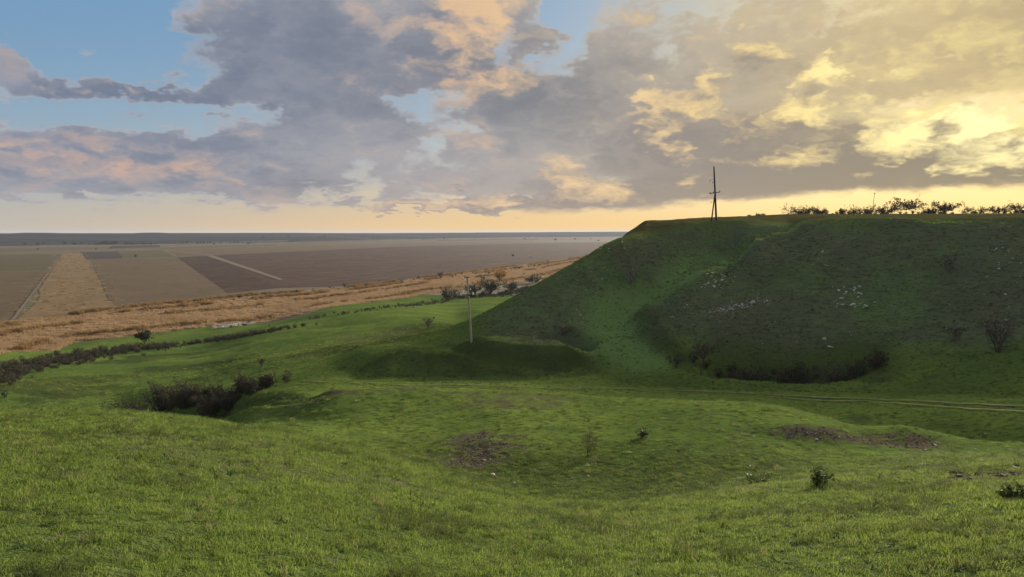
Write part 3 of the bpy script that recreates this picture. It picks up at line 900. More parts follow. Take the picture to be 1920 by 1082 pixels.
sheet('green_field', [(820, 535), (886, 542.5), (960, 532), (1030, 521), (1070, 512)], [(824, 532), (900, 521.5), (1000, 508), (1096, 493)], M_GREENFIELD, 0.2, seed=11)
REED_N = [(-560, 745), (-300, 708), (-120, 683), (0, 663), (130, 643), (260, 629), (400, 611), (560, 591), (700, 566), (830, 547), (884, 542), (1000, 527), (1100, 498)]
REED_F = [(-560, 700), (-300, 658), (-120, 628), (0, 606), (110, 594), (215, 579), (320, 566), (430, 556), (560, 548), (700, 533.5), (830, 517), (950, 501), (1096, 482)]
reed_ground, REED_P = sheet('reed_ground', REED_N, REED_F, M_REEDSOIL, 0.06, 120, 30, 2.0, 13)
for i, (n_, f_, m_) in enumerate([
        ([(300, 467.5), (520, 460)], [(300, 464.5), (520, 457.2)], M_WINTER), ([(520, 460), (820, 451.6)], [(540, 456), (820, 449.2)], M_FALLOW),
        ([(0, 472), (200, 466.5)], [(0, 466), (200, 462.5)], M_FALLOW), ([(200, 466.3), (300, 463.5)], [(210, 461), (300, 459.5)], M_PLOUGH2),
        ([(560, 455), (760, 449.5)], [(560, 452), (760, 447)], M_PLOUGH2), ([(840, 449), (1000, 446.6)], [(840, 447), (1000, 444.9)], M_STUBBLE),
        ([(1010, 449.4), (1180, 447.2)], [(1010, 446.8), (1180, 445.2)], M_FALLOW), ([(330, 458), (540, 453)], [(330, 455.5), (540, 450.6)], M_DARKPLOT)]):
    sheet('far_strip_field', n_, f_, m_, 0.18, 12, 6, seed=40 + i)
road_line = resample(sight([(-160, 478.5), (0, 474.5), (150, 471.8), (280, 468.3), (460, 462.3), (640, 456.7), (820, 452.2), (1000, 449.8), (1180, 447.6)]), 140)
ribbon('country_road', road_line, 7.0, 0.3, M_PATH)
for i, (p, q, wd) in enumerate([((95, 505), (20, 606), 1.6), ((312, 469), (402, 479), 10.0), ((404, 478.6), (760, 461.8), 9.0), ((0, 487.5), (118, 485.5), 4.0)]):
    ribbon('farm_track', resample(sight([p, ((p[0] + q[0]) / 2, (p[1] + q[1]) / 2), q]), 60), wd, 0.26, M_PATH, seed=i)


def mat_rut():
    m, t = material('worn_wheel_rut')
    pos = t.n('ShaderNodeNewGeometry').outputs['Position']
    n = t.noise(pos, 0.5, 5, 0.65)
    c = t.mix(t.sstep(0.40, 0.66, n), (0.115, 0.150, 0.050), (0.235, 0.230, 0.125))
    finish(t, c, 0.95, t.noise(pos, 6, 3, 0.6), 0.4, 0.1, 0.05)
    return m


M_RUT = mat_rut()
TR = resample(TRACK, 260)
ribbon('wheel_track', TR, 0.30, 0.12, M_RUT, 0.78, 0.25, 1)
ribbon('wheel_track', TR, 0.26, 0.12, M_RUT, -0.78, 0.25, 1)

# ------------------------------------------------------------------ scattering (grass, reeds, scrub, rubble): one object each
SRC = {}


def source(name, objs):
    c = bpy.data.collections.new(name)
    for o in objs:
        for cc in list(o.users_collection):
            cc.objects.unlink(o)
        c.objects.link(o)
    return c


def scatter(name, pts, rots, scls, idx, coll, label, cat):
    me = bpy.data.meshes.new(name)
    n = len(pts)
    me.vertices.add(n)
    me.vertices.foreach_set('co', np.asarray(pts, np.float32).ravel())
    a = me.attributes.new('rot', 'FLOAT_VECTOR', 'POINT'); a.data.foreach_set('vector', np.asarray(rots, np.float32).ravel())
    a = me.attributes.new('scl', 'FLOAT_VECTOR', 'POINT'); a.data.foreach_set('vector', np.asarray(scls, np.float32).ravel())
    a = me.attributes.new('idx', 'INT', 'POINT'); a.data.foreach_set('value', np.asarray(idx, np.int32))
    o = bpy.data.objects.new(name, me)
    C.objects.link(o)
    o['kind'] = 'stuff'; o['label'] = label; o['category'] = cat
    g = bpy.data.node_groups.new(name + '_scatter', 'GeometryNodeTree')
    g.interface.new_socket('Geometry', in_out='INPUT', socket_type='NodeSocketGeometry')
    g.interface.new_socket('Geometry', in_out='OUTPUT', socket_type='NodeSocketGeometry')
    N = g.nodes
    gi, go = N.new('NodeGroupInput'), N.new('NodeGroupOutput')
    ip = N.new('GeometryNodeInstanceOnPoints')
    ci = N.new('GeometryNodeCollectionInfo')
    ci.inputs['Collection'].default_value = coll
    ci.inputs['Separate Children'].default_value = True
    ci.inputs['Reset Children'].default_value = True
    ip.inputs['Pick Instance'].default_value = True
    for nm, typ, sock in (('rot', 'FLOAT_VECTOR', 'Rotation'), ('scl', 'FLOAT_VECTOR', 'Scale'), ('idx', 'INT', 'Instance Index')):
        na = N.new('GeometryNodeInputNamedAttribute'); na.data_type = typ
        na.inputs['Name'].default_value = nm
        g.links.new(na.outputs[0], ip.inputs[sock])
    g.links.new(gi.outputs[0], ip.inputs['Points'])
    g.links.new(ci.outputs[0], ip.inputs['Instance'])
    g.links.new(ip.outputs[0], go.inputs[0])
    md = o.modifiers.new('scatter', 'NODES'); md.node_group = g
    return o


def blades_mesh(name, mat, n, radius, hmin, hmax, wid, lean, seed, droop=0.5):
    r = np.random.default_rng(seed)
    V, F = [], []
    for k in range(n):
        q = radius * math.sqrt(r.random()); th = r.uniform(0, 2 * math.pi)
        bx, by = q * math.cos(th), q * math.sin(th)
        h = r.uniform(hmin, hmax); d = r.uniform(0, 2 * math.pi); l = lean * r.uniform(0.2, 1.0) * h
        wx, wy = -math.sin(d) * wid / 2 * r.uniform(.7, 1.3), math.cos(d) * wid / 2
        tw = r.uniform(-0.8, 0.8)
        cx, cy = wx * math.cos(tw) - wy * math.sin(tw), wx * math.sin(tw) + wy * math.cos(tw)
        b = len(V)
        V += [(bx - cx, by - cy, -0.02 * h), (bx + cx, by + cy, -0.02 * h)]
        mx, my, mz = bx + math.cos(d) * l * 0.35, by + math.sin(d) * l * 0.35, h * 0.6
        V += [(mx - cx * .8, my - cy * .8, mz), (mx + cx * .8, my + cy * .8, mz)]
        V += [(bx + math.cos(d) * l, by + math.sin(d) * l, h * (1 - droop * 0.3 * r.random()))]
        F += [(b, b + 1, b + 3, b + 2), (b + 2, b + 3, b + 4)]
    return mesh_obj(name, V, F, mat)


def mat_grass(name, bright, mid, dark, dry, transl=0.4, old=True):
    m, t = material(name)
    pos = t.n('ShaderNodeNewGeometry').outputs['Position']
    oi = t.n('ShaderNodeObjectInfo').outputs['Random']
    big = t.noise(pos, 0.045, 4, 0.55)
    med = t.noise(pos, 0.42, 4, 0.6)
    c = t.mix(t.sstep(0.32, 0.66, big), mid, bright)
    c = t.mix(t.m('MULTIPLY', t.sstep(0.46, 0.68, med), 0.75), c, dark)
    c = t.mix(t.m('MULTIPLY', t.sstep(0.55, 1.0, oi), 0.6), c, dark)
    c = t.mix(t.m('MULTIPLY', t.sstep(0.22, 0.0, oi), 0.55), c, dry)
    tc = t.mix(0.35, c, (0.30, 0.34, 0.05))
    finish(t, c, 0.8, spec=0.06, transl=transl, tcol=tc)
    return m


M_GRASS = mat_grass('grass_blade', (0.245, 0.325, 0.066), (0.172, 0.258, 0.056), (0.095, 0.156, 0.040), (0.270, 0.255, 0.120), 0.42)
M_TUFT = mat_grass('old_tuft', (0.090, 0.125, 0.042), (0.072, 0.108, 0.038), (0.045, 0.070, 0.026), (0.190, 0.175, 0.100), 0.35)
M_STEPPE = mat_grass('steppe_tuft', (0.100, 0.125, 0.055), (0.085, 0.105, 0.048), (0.055, 0.072, 0.034), (0.150, 0.140, 0.095), 0.25)

M_STRAW = mat_grass('dead_stem', (0.330, 0.290, 0.160), (0.280, 0.250, 0.140), (0.210, 0.180, 0.100), (0.380, 0.330, 0.200), 0.3)
M_ROSETTE = mat_grass('weed_rosette', (0.080, 0.140, 0.040), (0.060, 0.115, 0.034), (0.040, 0.080, 0.026), (0.130, 0.150, 0.060), 0.25)
grass_src = source('grass_sources', [blades_mesh('clump_a', M_GRASS, 34, 0.085, 0.028, 0.066, 0.0055, 1.0, 1),
                                     blades_mesh('clump_b', M_GRASS, 34, 0.085, 0.024, 0.058, 0.0055, 1.2, 2),
                                     blades_mesh('clump_c', M_GRASS, 28, 0.080, 0.036, 0.088, 0.0050, 0.9, 3),
                                     blades_mesh('clump_d', M_TUFT, 44, 0.070, 0.040, 0.105, 0.0055, 1.3, 4),
                                     blades_mesh('clump_e', M_STRAW, 12, 0.060, 0.060, 0.150, 0.0040, 0.8, 5),
                                     blades_mesh('clump_f', M_ROSETTE, 16, 0.020, 0.015, 0.045, 0.0260, 2.6, 6)])
tuft_src = source('tuft_sources', [blades_mesh('tuft_a', M_TUFT, 40, 0.20, 0.10, 0.24, 0.016, 0.8, 11),
                                   blades_mesh('tuft_b', M_GRASS, 40, 0.24, 0.08, 0.18, 0.018, 0.9, 12),
                                   blades_mesh('tuft_c', M_STEPPE, 40, 0.22, 0.10, 0.24, 0.018, 0.8, 13),
                                   blades_mesh('tuft_d', M_STRAW, 34, 0.24, 0.10, 0.26, 0.016, 0.8, 14)])


def polar_points(r0, r1, dens, az0=-46, az1=46, seed=0):
    g = np.random.default_rng(seed)
    a0, a1 = math.radians(az0), math.radians(az1)
    n = int(0.5 * (a1 - a0) * (r1 ** 2 - r0 ** 2) * dens)
    r = np.sqrt(g.uniform(r0 ** 2, r1 ** 2, n)); a = g.uniform(a0, a1, n)
    return np.sin(a) * r, np.cos(a) * r


def lookup(att, x, y):
    i = np.clip(np.searchsorted(AZ, np.arctan2(x, y)), 0, len(AZ) - 1)
    j = np.clip(np.searchsorted(LR, np.log(np.hypot(x, y))), 0, len(LR) - 1)
    return ATT[att][i, j]


def grass():
    P, R, S, I = [], [], [], []
    g = np.random.default_rng(5)
    for r0, r1, dens, sw, sh, sd in ((1.2, 4.5, 70, 1.0, 1.0, 1), (4.5, 9, 130, 1.0, 1.0, 2), (9, 14, 75, 1.25, 1.05, 3), (14, 22, 36, 1.6, 1.1, 4), (22, 38, 15, 2.3, 1.1, 5), (38, 56, 4.0, 2.4, 0.7, 6)):
        x, y = polar_points(r0, r1, dens, seed=sd)
        thick = fbm(x, y, 1.1, 3, 0.6, 501)
        old = fbm(x, y, 1.7, 3, 0.6, 511)
        bare = lookup('bare', x, y)
        keep = (g.random(len(x)) < 0.95 - 0.9 * bare) & (thick > -0.95)
        x, y, thick, old = x[keep], y[keep], thick[keep], old[keep]
        n = len(x)
        z = H(x, y) - 0.004
        P.append(np.stack([x, y, z], 1))
        R.append(np.stack([g.normal(0, .12, n), g.normal(0, .12, n), g.uniform(0, 6.283, n)], 1))
        s = g.uniform(0.75, 1.25, n) * sw
        hh = g.uniform(0.5, 1.0, n) * sh * (0.95 + 0.55 * np.clip(thick, -.5, .8))
        S.append(np.stack([s, s, hh], 1))
        idx = g.integers(0, 3, n)
        idx[(old > 0.26) & (g.random(n) < 0.6)] = 3
        idx[g.random(n) < 0.06] = 3
        idx[g.random(n) < np.clip(0.035 + 0.12 * fbm(x, y, 2.2, 3, 0.6, 531), 0, .2)] = 4
        idx[g.random(n) < np.clip(0.03 + 0.14 * fbm(x, y, 1.6, 3, 0.6, 541), 0, .2)] = 5
        I.append(idx)
    scatter('grass', np.concatenate(P), np.concatenate(R), np.concatenate(S), np.concatenate(I), grass_src,
            'short bright green pasture grass covering the near slope', 'grass')
    P, R, S, I = [], [], [], []
    for r0, r1, dens, sw, sh, sd in ((8, 26, 1.6, 0.55, 0.65, 11), (26, 45, 3.0, 0.75, 0.6, 12), (45, 75, 2.4, 1.0, 0.75, 13), (75, 120, 3.4, 0.9, 0.75, 14), (120, 165, 2.2, 1.15, 0.9, 15)):
        x, y = polar_points(r0, r1, dens, seed=sd)
        cl = fbm(x, y, 5.0, 4, 0.65, 521)
        d = lookup('dry', x, y); rk = lookup('rank_shade', x, y)
        keep = g.random(len(x)) < np.clip(0.35 + 0.9 * cl + 0.4 * d + 0.7 * rk, 0.05, 1)
        keep &= (lookup('bare', x, y) < 0.5) & (lookup('plateau', x, y) < 0.3)
        x, y, d, rk = x[keep], y[keep], d[keep], rk[keep]
        n = len(x)
        P.append(np.stack([x, y, H(x, y) - 0.02], 1))
        R.append(np.stack([g.normal(0, .1, n), g.normal(0, .1, n), g.uniform(0, 6.283, n)], 1))
        s = g.uniform(0.6, 1.3, n) * sw
        S.append(np.stack([s, s, g.uniform(.6, 1.3, n) * sh], 1))
        idx = np.where(g.random(n) < 0.45, 1, 0)
        idx[g.random(n) < rk] = 0
        idx[g.random(n) < d * 1.2] = 2
        idx[g.random(n) < 0.06 + 0.14 * d] = 3
        I.append(idx)
    scatter('grass_tufts', np.concatenate(P), np.concatenate(R), np.concatenate(S), np.concatenate(I), tuft_src,
            'darker uneven grass tufts dotted over the valley and hillside', 'grass')


grass()


# ---- reeds
def mat_reed(name, a, b, c3):
    m, t = material(name)
    oi = t.n('ShaderNodeObjectInfo').outputs['Random']
    pos = t.n('ShaderNodeNewGeometry').outputs['Position']
    c = t.mix(oi, a, b)
    c = t.mix(t.m('MULTIPLY', t.sstep(0.45, 0.65, t.noise(pos, 0.03, 3, 0.6)), 0.7), c, c3)
    finish(t, c, 0.8, spec=0.1, transl=0.25)
    return m


M_REED = mat_reed('dry_reed', (0.40, 0.275, 0.155), (0.47, 0.335, 0.200), (0.35, 0.240, 0.135))
M_REED2 = mat_reed('tall_reed', (0.26, 0.165, 0.068), (0.32, 0.205, 0.085), (0.20, 0.125, 0.055))
reed_src = source('reed_sources', [blades_mesh('reed_a', M_REED, 60, 1.5, 0.5, 1.1, 0.13, 0.35, 21),
                                   blades_mesh('reed_b', M_REED, 60, 1.5, 0.4, 0.9, 0.13, 0.35, 22),
                                   blades_mesh('reed_c', M_REED2, 60, 1.2, 1.2, 2.4, 0.12, 0.25, 23)])


def reeds():
    g = np.random.default_rng(31)
    nu, nv = REED_P.shape[:2]
    n = 32000
    u = g.random(n) ** 1.1 * (nu - 1.001); v = g.random(n) * (nv - 1.001)
    # second lot: darker tall reeds in broken ridges along the far edge and between
    n2 = 9000
    band = g.choice([0.97, 0.80, 0.55, 0.15], n2, p=[.42, .32, .14, .12])
    u2 = g.random(n2) ** 1.15 * (nu - 1.001)
    v2 = np.clip(band + 0.10 * np.interp(u2, np.arange(nu), fbm(np.arange(nu) * 1.0, np.zeros(nu), 14, 3, .5, 77)) + g.normal(0, 0.022, n2), 0, 1) * (nv - 1.001)
    gate = fbm(u2, band * 40, 7.0, 3, 0.6, 88) > -0.12
    u2, v2 = u2[gate], v2[gate]
    U, Vv = np.concatenate([u, u2]), np.concatenate([v, v2])
    i, j = U.astype(int), Vv.astype(int)
    fu, fv = (U - i)[:, None], (Vv - j)[:, None]
    P = (REED_P[i, j] * (1 - fu) + REED_P[i + 1, j] * fu) * (1 - fv) + (REED_P[i, j + 1] * (1 - fu) + REED_P[i + 1, j + 1] * fu) * fv
    N = len(P)
    idx = np.where(np.arange(N) < n, g.integers(0, 2, N), 2)
    # rough strip between the fields
    n3 = 2600
    su, sv = g.random(n3) * (STRIP_P.shape[0] - 1.001), g.random(n3) ** 1.4 * (STRIP_P.shape[1] - 1.001)
    i, j = su.astype(int), sv.astype(int)
    P3 = STRIP_P[i, j] + g.normal(0, 6.0, (n3, 2))
    keep = fbm(P3[:, 0], P3[:, 1], 22, 3, 0.6, 99) > -0.25
    P3 = P3[keep]
    P = np.concatenate([P, P3]); idx = np.concatenate([idx, np.where(g.random(len(P3)) < 0.08, 2, 1)])
    N = len(P)
    z = H(P[:, 0], P[:, 1])
    s = g.uniform(0.7, 1.3, N); hh = g.uniform(0.6, 1.25, N)
    hh[N - len(P3):] *= 0.45
    scatter('reed_bed', np.concatenate([P, z[:, None]], 1), np.stack([np.zeros(N), np.zeros(N), g.uniform(0, 6.28, N)], 1),
            np.stack([s, s, hh], 1), idx, reed_src, 'orange brown dry reeds in a broad band along the plain', 'reeds')


reeds()

# ------------------------------------------------------------------ woody plants
def tube(V, F, pts, radii, sides=4):
    pts = [np.array(p, float) for p in pts]
    b0 = len(V)
    for k, p in enumerate(pts):
        d = pts[min(k + 1, len(pts) - 1)] - pts[max(k - 1, 0)]
        d /= np.linalg.norm(d) + 1e-9
        a = np.cross(d, (0.31, 0.52, 0.79)); a /= np.linalg.norm(a) + 1e-9
        b = np.cross(d, a)
        for s in range(sides):
            th = 2 * math.pi * s / sides
            V.append(tuple(p + radii[k] * (math.cos(th) * a + math.sin(th) * b)))
    for k in range(len(pts) - 1):
        for s in range(sides):
            s2 = (s + 1) % sides
            F.append((b0 + k * sides + s, b0 + k * sides + s2, b0 + (k + 1) * sides + s2, b0 + (k + 1) * sides + s))
    F.append(tuple(b0 + (len(pts) - 1) * sides + s for s in range(sides)))
    F.append(tuple(b0 + s for s in reversed(range(sides))))


def grow(g, start, d, length, rad, segs, wander, lift=0.0):
    p = np.array(start, float); d = np.array(d, float); d /= np.linalg.norm(d)
    pts, rs = [p.copy()], [rad]
    for k in range(segs):
        d = d + g.normal(0, wander, 3) + (0, 0, lift)
        d /= np.linalg.norm(d)
        p = p + d * length / segs
        pts.append(p.copy()); rs.append(rad * (1 - 0.75 * (k + 1) / segs))
    return pts, rs


def leaf_quads(V, F, centres, size, g):
    for c in centres:
        a = g.normal(0, 1, 3); a /= np.linalg.norm(a)
        b = np.cross(a, g.normal(0, 1, 3)); b /= np.linalg.norm(b) + 1e-9
        s = size * g.uniform(0.6, 1.4)
        k = len(V)
        c = np.array(c)
        V += [tuple(c - a * s), tuple(c + b * s * .6), tuple(c + a * s), tuple(c - b * s * .6)]
        F.append((k, k + 1, k + 2, k + 3))


def wood(seed, h, w, stems=6, trunk=0.0, twigs=9, fine=5, rad=None, leaves=600, leaf=0.12, spread=0.9, flat=0.0):
    """stems, twigs and leaf points of one plant, height h and crown width w"""
    g = np.random.default_rng(seed)
    rad = rad or h * 0.016
    TV, TF, BV, BF, ends = [], [], [], [], []
    tops = []
    if trunk > 0:
        pts, rs = grow(g, (0, 0, -0.2), (0, 0, 1), trunk + 0.2, rad * 2.0, 4, 0.06)
        rs = [rad * 2.0 * (1 - 0.35 * k / 4) for k in range(5)]
        tube(TV, TF, pts, rs, 7)
        base = pts[-1]
    else:
        base = np.array((0, 0, -0.1))
    for s in range(stems):
        th = 2 * math.pi * (s + g.uniform(-.35, .35)) / stems
        out = spread * g.uniform(0.35, 1.0) * (w / 2)
        st = base + (0, 0, 0) if trunk > 0 else base + np.array((math.cos(th), math.sin(th), 0)) * w * 0.10 * g.random()
        top = np.array((math.cos(th) * out, math.sin(th) * out, h * g.uniform(0.62, 0.97) * (1 - flat * (out / (w / 2)) ** 2 * 0.35)))
        d = top - st; L = np.linalg.norm(d)
        pts, rs = grow(g, st, d + (0, 0, L * 0.25), L, rad * 1.1, 5, 0.10)
        tube(TV if trunk > 0 else BV, TF if trunk > 0 else BF, pts, rs, 5)
        for q in range(twigs):
            k = g.uniform(0.25, 1.0)
            i = min(int(k * 5), 4)
            p0 = pts[i] * (1 - (k * 5 - i)) + pts[i + 1] * (k * 5 - i)
            dd = np.array((g.normal(), g.normal(), g.uniform(0.0, 1.1))) + 0.6 * (p0 - base) / (np.linalg.norm(p0 - base) + 1e-6)
            tp, tr = grow(g, p0, dd, L * g.uniform(0.22, 0.45), rad * 0.45, 3, 0.18)
            tube(BV, BF, tp, tr, 3)
            for f in range(fine):
                m = int(g.integers(1, 4))
                fp, fr = grow(g, tp[m], g.normal(0, 1, 3) + (0, 0, .35), L * g.uniform(0.10, 0.22), rad * 0.26, 2, 0.2)
                tube(BV, BF, fp, fr, 3)
                ends += [fp[1], fp[2]]
            ends.append(tp[-1])
    LV, LF = [], []
    if leaves:
        E = np.array(ends)
        c = E[g.integers(0, len(E), leaves)] + g.normal(0, leaf * 0.9, (leaves, 3))
        c[:, 2] = np.maximum(c[:, 2], 0.05)
        leaf_quads(LV, LF, c, leaf, g)
    return (TV, TF), (BV, BF), (LV, LF)


def mat_plain_col(name, a, b, rough=0.85, scale=3.0, transl=0.0, spec=0.15):
    m, t = material(name)
    tc = t.n('ShaderNodeTexCoord').outputs['Object']
    n = t.noise(tc, scale, 4, 0.65)
    c = t.mix(t.sstep(0.3, 0.7, n), a, b)
    finish(t, c, rough, n, 0.3, 0.02, spec, transl)
    return m


M_BARK = mat_plain_col('grey_bark', (0.080, 0.064, 0.052), (0.135, 0.112, 0.092))
M_BARKD = mat_plain_col('dark_bark', (0.045, 0.038, 0.031), (0.080, 0.066, 0.054))
M_BARKR = mat_plain_col('reddish_twig', (0.075, 0.046, 0.030), (0.120, 0.074, 0.048))
M_BARKP = mat_plain_col('pale_twig', (0.150, 0.130, 0.110), (0.220, 0.195, 0.165))
M_LEAFD = mat_plain_col('dark_leaf', (0.028, 0.036, 0.018), (0.060, 0.068, 0.028), 0.6, 1.5, 0.2)
M_LEAFB = mat_plain_col('brown_leaf', (0.055, 0.047, 0.033), (0.095, 0.080, 0.054), 0.8, 1.5, 0.2)
M_LEAFG = mat_plain_col('olive_leaf', (0.045, 0.065, 0.020), (0.085, 0.100, 0.030), 0.6, 1.5, 0.3)
M_LEAFO = mat_plain_col('autumn_leaf', (0.300, 0.150, 0.030), (0.420, 0.240, 0.055), 0.7, 1.5, 0.35)
M_LEAFS = mat_plain_col('evening_leaf', (0.050, 0.042, 0.016), (0.085, 0.068, 0.024), 0.7, 1.5, 0.35)
STYLE = {'sky': (M_BARKD, M_BARKD, M_LEAFS), 'bare': (M_BARK, M_BARK, M_LEAFB), 'dark': (M_BARKD, M_BARKD, M_LEAFD), 'brown': (M_BARKD, M_BARKD, M_LEAFB), 'red': (M_BARKR, M_BARKR, M_LEAFB),
         'pale': (M_BARKP, M_BARKP, M_LEAFB), 'olive': (M_BARKD, M_BARKD, M_LEAFG), 'autumn': (M_BARKD, M_BARKD, M_LEAFO)}


def thing(name, label, cat, loc=(0, 0, 0), group=None):
    o = bpy.data.objects.new(name, None)
    o.empty_display_size = 0.3
    C.objects.link(o)
    o.location = loc
    o['label'] = label; o['category'] = cat
    if group:
        o['group'] = group
    return o


def tag(o, label, cat, group=None):
    o['label'] = label; o['category'] = cat
    if group:
        o['group'] = group
    return o


_seed = [100]


def plant(name, label, cat, loc, h, w, style, group=None, **kw):
    _seed[0] += 1
    T, B, L = wood(_seed[0], h, w, **kw)
    r = thing(name, label, cat, loc, group)
    ms = STYLE[style]
    if T[0]:
        mesh_obj('trunk', T[0], T[1], ms[0], r)
    crown = None
    if B[0]:
        crown = mesh_obj('branches', B[0], B[1], ms[1], r)
    if L[0]:
        mesh_obj('crown' if cat == 'tree' else 'leaves', L[0], L[1], ms[2], r)
    return r


def m_per_px(loc):
    return math.hypot(loc[0], loc[1]) / 1400.0


def planted(px, base_y, hpx, wpx, name, label, cat, style, rng_m=None, group=None, **kw):
    loc = hit(px, base_y, 8 if not (860 < px < 1010 and base_y < 560) else 250) if rng_m is None else at_range(px, rng_m)
    k = m_per_px(loc) * math.hypot(1, (px - 960) / 1400) ** 0
    h, w = hpx * k, wpx * k
    kw.setdefault('leaf', max(0.05, 1.6 * k))
    return plant(name, label, cat, loc, h, w, style, group, **kw)


# shrubs in the gully at the left, behind the near brow
SG = 'dark shrubs in the gully behind the near slope'
for px, r, hpx, wpx, lab in [
        (208, 110, 44, 62, 'dark rounded shrub at the left end of the gully thicket'),
        (248, 110, 36, 50, 'low dark shrub second from the left in the gully thicket'),
        (294, 107, 48, 66, 'tallest pale topped shrub in the middle of the gully thicket'),
        (340, 102, 44, 58, 'tall dark shrub right of the tallest in the gully thicket'),
        (382, 94, 32, 52, 'low shrub in the dip right of the tall gully shrubs'),
        (420, 92, 22, 46, 'small dark shrub above the ditch bend in the gully'),
        (458, 91, 26, 52, 'wide dark shrub near the right end of the gully thicket'),
        (496, 91, 20, 44, 'small dark shrub at the right end of the gully thicket')]:
    planted(px, 0, hpx, wpx, 'shrub', lab, 'shrub', 'brown', r, SG, stems=12, twigs=9, fine=4, leaves=1300, leaf=0.09, spread=1.0)


HB = 'bare bushes on the hillside'
planted(1181, 533, 30, 36, 'bush', 'pale leafless bush on the hill left of the grassy gully', 'bush', 'pale', None, HB, stems=9, twigs=8, fine=5, leaves=60)
planted(1780, 510, 26, 40, 'bush', 'pinkish bare bush high on the right of the hillside', 'bush', 'pale', None, HB, stems=9, twigs=8, fine=5, leaves=120)
planted(1872, 660, 52, 64, 'bush', 'large bare bush low on the hillside near the right edge', 'bush', 'bare', None, HB, stems=10, twigs=9, fine=5, leaves=150)
planted(1790, 640, 26, 40, 'bush', 'small bare bush on the lower hillside left of the large one', 'bush', 'bare', None, HB, stems=8, twigs=8, fine=5, leaves=100)
planted(1568, 0, 38, 80, 'bush', 'round brownish bare bush in the dark hollow under the hill', 'bush', 'bare', 94, HB, stems=12, twigs=9, fine=5, leaves=200)
planted(1645, 0, 20, 56, 'bush', 'dark low bush at the right end of the hollow under the hill', 'bush', 'bare', 93, HB, stems=10, twigs=8, fine=4, leaves=500)
planted(1480, 0, 26, 90, 'bush', 'dark spreading bush in the hollow left of the round bush', 'bush', 'bare', 95.5, HB, stems=12, twigs=8, fine=4, leaves=700)
planted(1410, 0, 22, 70, 'bush', 'dark bush at the left end of the hollow under the hill', 'bush', 'bare', 96.5, HB, stems=11, twigs=8, fine=4, leaves=600)
planted(1315, 704, 66, 84, 'tree', 'small bare tree with a pale trunk at the foot of the hill', 'tree', 'bare', None, None, trunk=2.0, stems=9, twigs=8, fine=5, leaves=260, rad=0.065)
planted(1268, 690, 22, 40, 'bush', 'low dark bush left of the bare tree at the hill foot', 'bush', 'bare', None, HB, stems=8, twigs=7, fine=4, leaves=200)
planted(1062, 628, 12, 56, 'bush', 'brownish twiggy bush growing in the pit on the terrace', 'bush', 'bare', None, None, stems=10, twigs=8, fine=5, leaves=200)
planted(803, 616, 22, 22, 'bush', 'pale straw coloured bush in the meadow left of the wooden pole', 'bush', 'pale', None, None, stems=8, twigs=8, fine=5, leaves=80)
planted(490, 694, 20, 20, 'sapling', 'small leafless sapling alone in the left meadow', 'tree', 'bare', None, None, trunk=0.7, stems=6, twigs=7, fine=4, leaves=60)
# trees where the meadow meets the plain
planted(937, 533, 26, 40, 'tree', 'orange yellow autumn tree behind the dark hedge trees', 'tree', 'autumn', None, None, trunk=3.0, stems=10, twigs=9, fine=4, leaves=1700, leaf=0.3)
ET = 'dark trees at the meadow edge behind the wooden pole'
planted(920, 553, 22, 62, 'tree', 'largest dark tree in the hedge below the autumn tree', 'tree', 'dark', None, ET, trunk=0.6, stems=14, twigs=9, fine=3, leaves=3000, leaf=0.34)
planted(960, 549, 18, 40, 'tree', 'small dark tree at the right end of the hedge', 'tree', 'dark', None, ET, trunk=0.5, stems=10, twigs=8, fine=3, leaves=1700, leaf=0.3)
planted(886, 554, 18, 44, 'tree', 'olive green tree in the hedge just behind the wooden pole', 'tree', 'olive', None, ET, trunk=0.5, stems=11, twigs=8, fine=3, leaves=1700, leaf=0.3)
planted(840, 565, 22, 46, 'bush', 'dark brown bush at the meadow edge left of the pole', 'bush', 'brown', None, ET, stems=11, twigs=8, fine=3, leaves=1100, leaf=0.36)
planted(1000, 531, 9, 60, 'bush', 'low dark bush line beside the spur of the hill', 'bush', 'dark', None, ET, stems=14, twigs=7, fine=3, leaves=1200, leaf=0.4)
planted(826, 526, 17, 14, 'tree', 'thin grey tree standing in the reeds left of the pole top', 'tree', 'bare', None, None, trunk=2.0, stems=7, twigs=8, fine=4, leaves=260, leaf=0.3)
planted(272, 646, 20, 26, 'tree', 'dark round tree rising from the overgrown ditch', 'tree', 'dark', None, None, trunk=0.8, stems=10, twigs=8, fine=3, leaves=1300, leaf=0.3)
planted(962, 481, 4, 7, 'bush', 'lone dark bush out on the ploughed field', 'bush', 'dark', None, None, stems=8, twigs=6, fine=3, leaves=300, leaf=0.4)
# near plants
planted(1103, 856, 46, 40, 'shrub', 'small reddish leafless shrub in the middle of the hollow', 'shrub', 'red', None, None, stems=9, twigs=7, fine=4, leaves=120, leaf=0.03, rad=0.010, spread=0.6)
planted(1537, 912, 24, 40, 'weed', 'dark leafy weed on the brow at the right', 'weed', 'olive', None, None, stems=7, twigs=5, fine=3, leaves=240, leaf=0.035, rad=0.006)
planted(1425, 908, 12, 62, 'weed', 'low dark weed patch left of the leafy weed', 'weed', 'olive', None, None, stems=12, twigs=5, fine=3, leaves=400, leaf=0.035, rad=0.005)
planted(1895, 935, 16, 46, 'weed', 'dark flat weed in the grass near the right edge', 'weed', 'olive', None, None, stems=10, twigs=5, fine=3, leaves=300, leaf=0.025, rad=0.004)
planted(1205, 820, 12, 26, 'weed', 'small dark tussock on the slope right of the reddish shrub', 'weed', 'dark', None, None, stems=9, twigs=6, fine=3, leaves=300, leaf=0.04, rad=0.006)


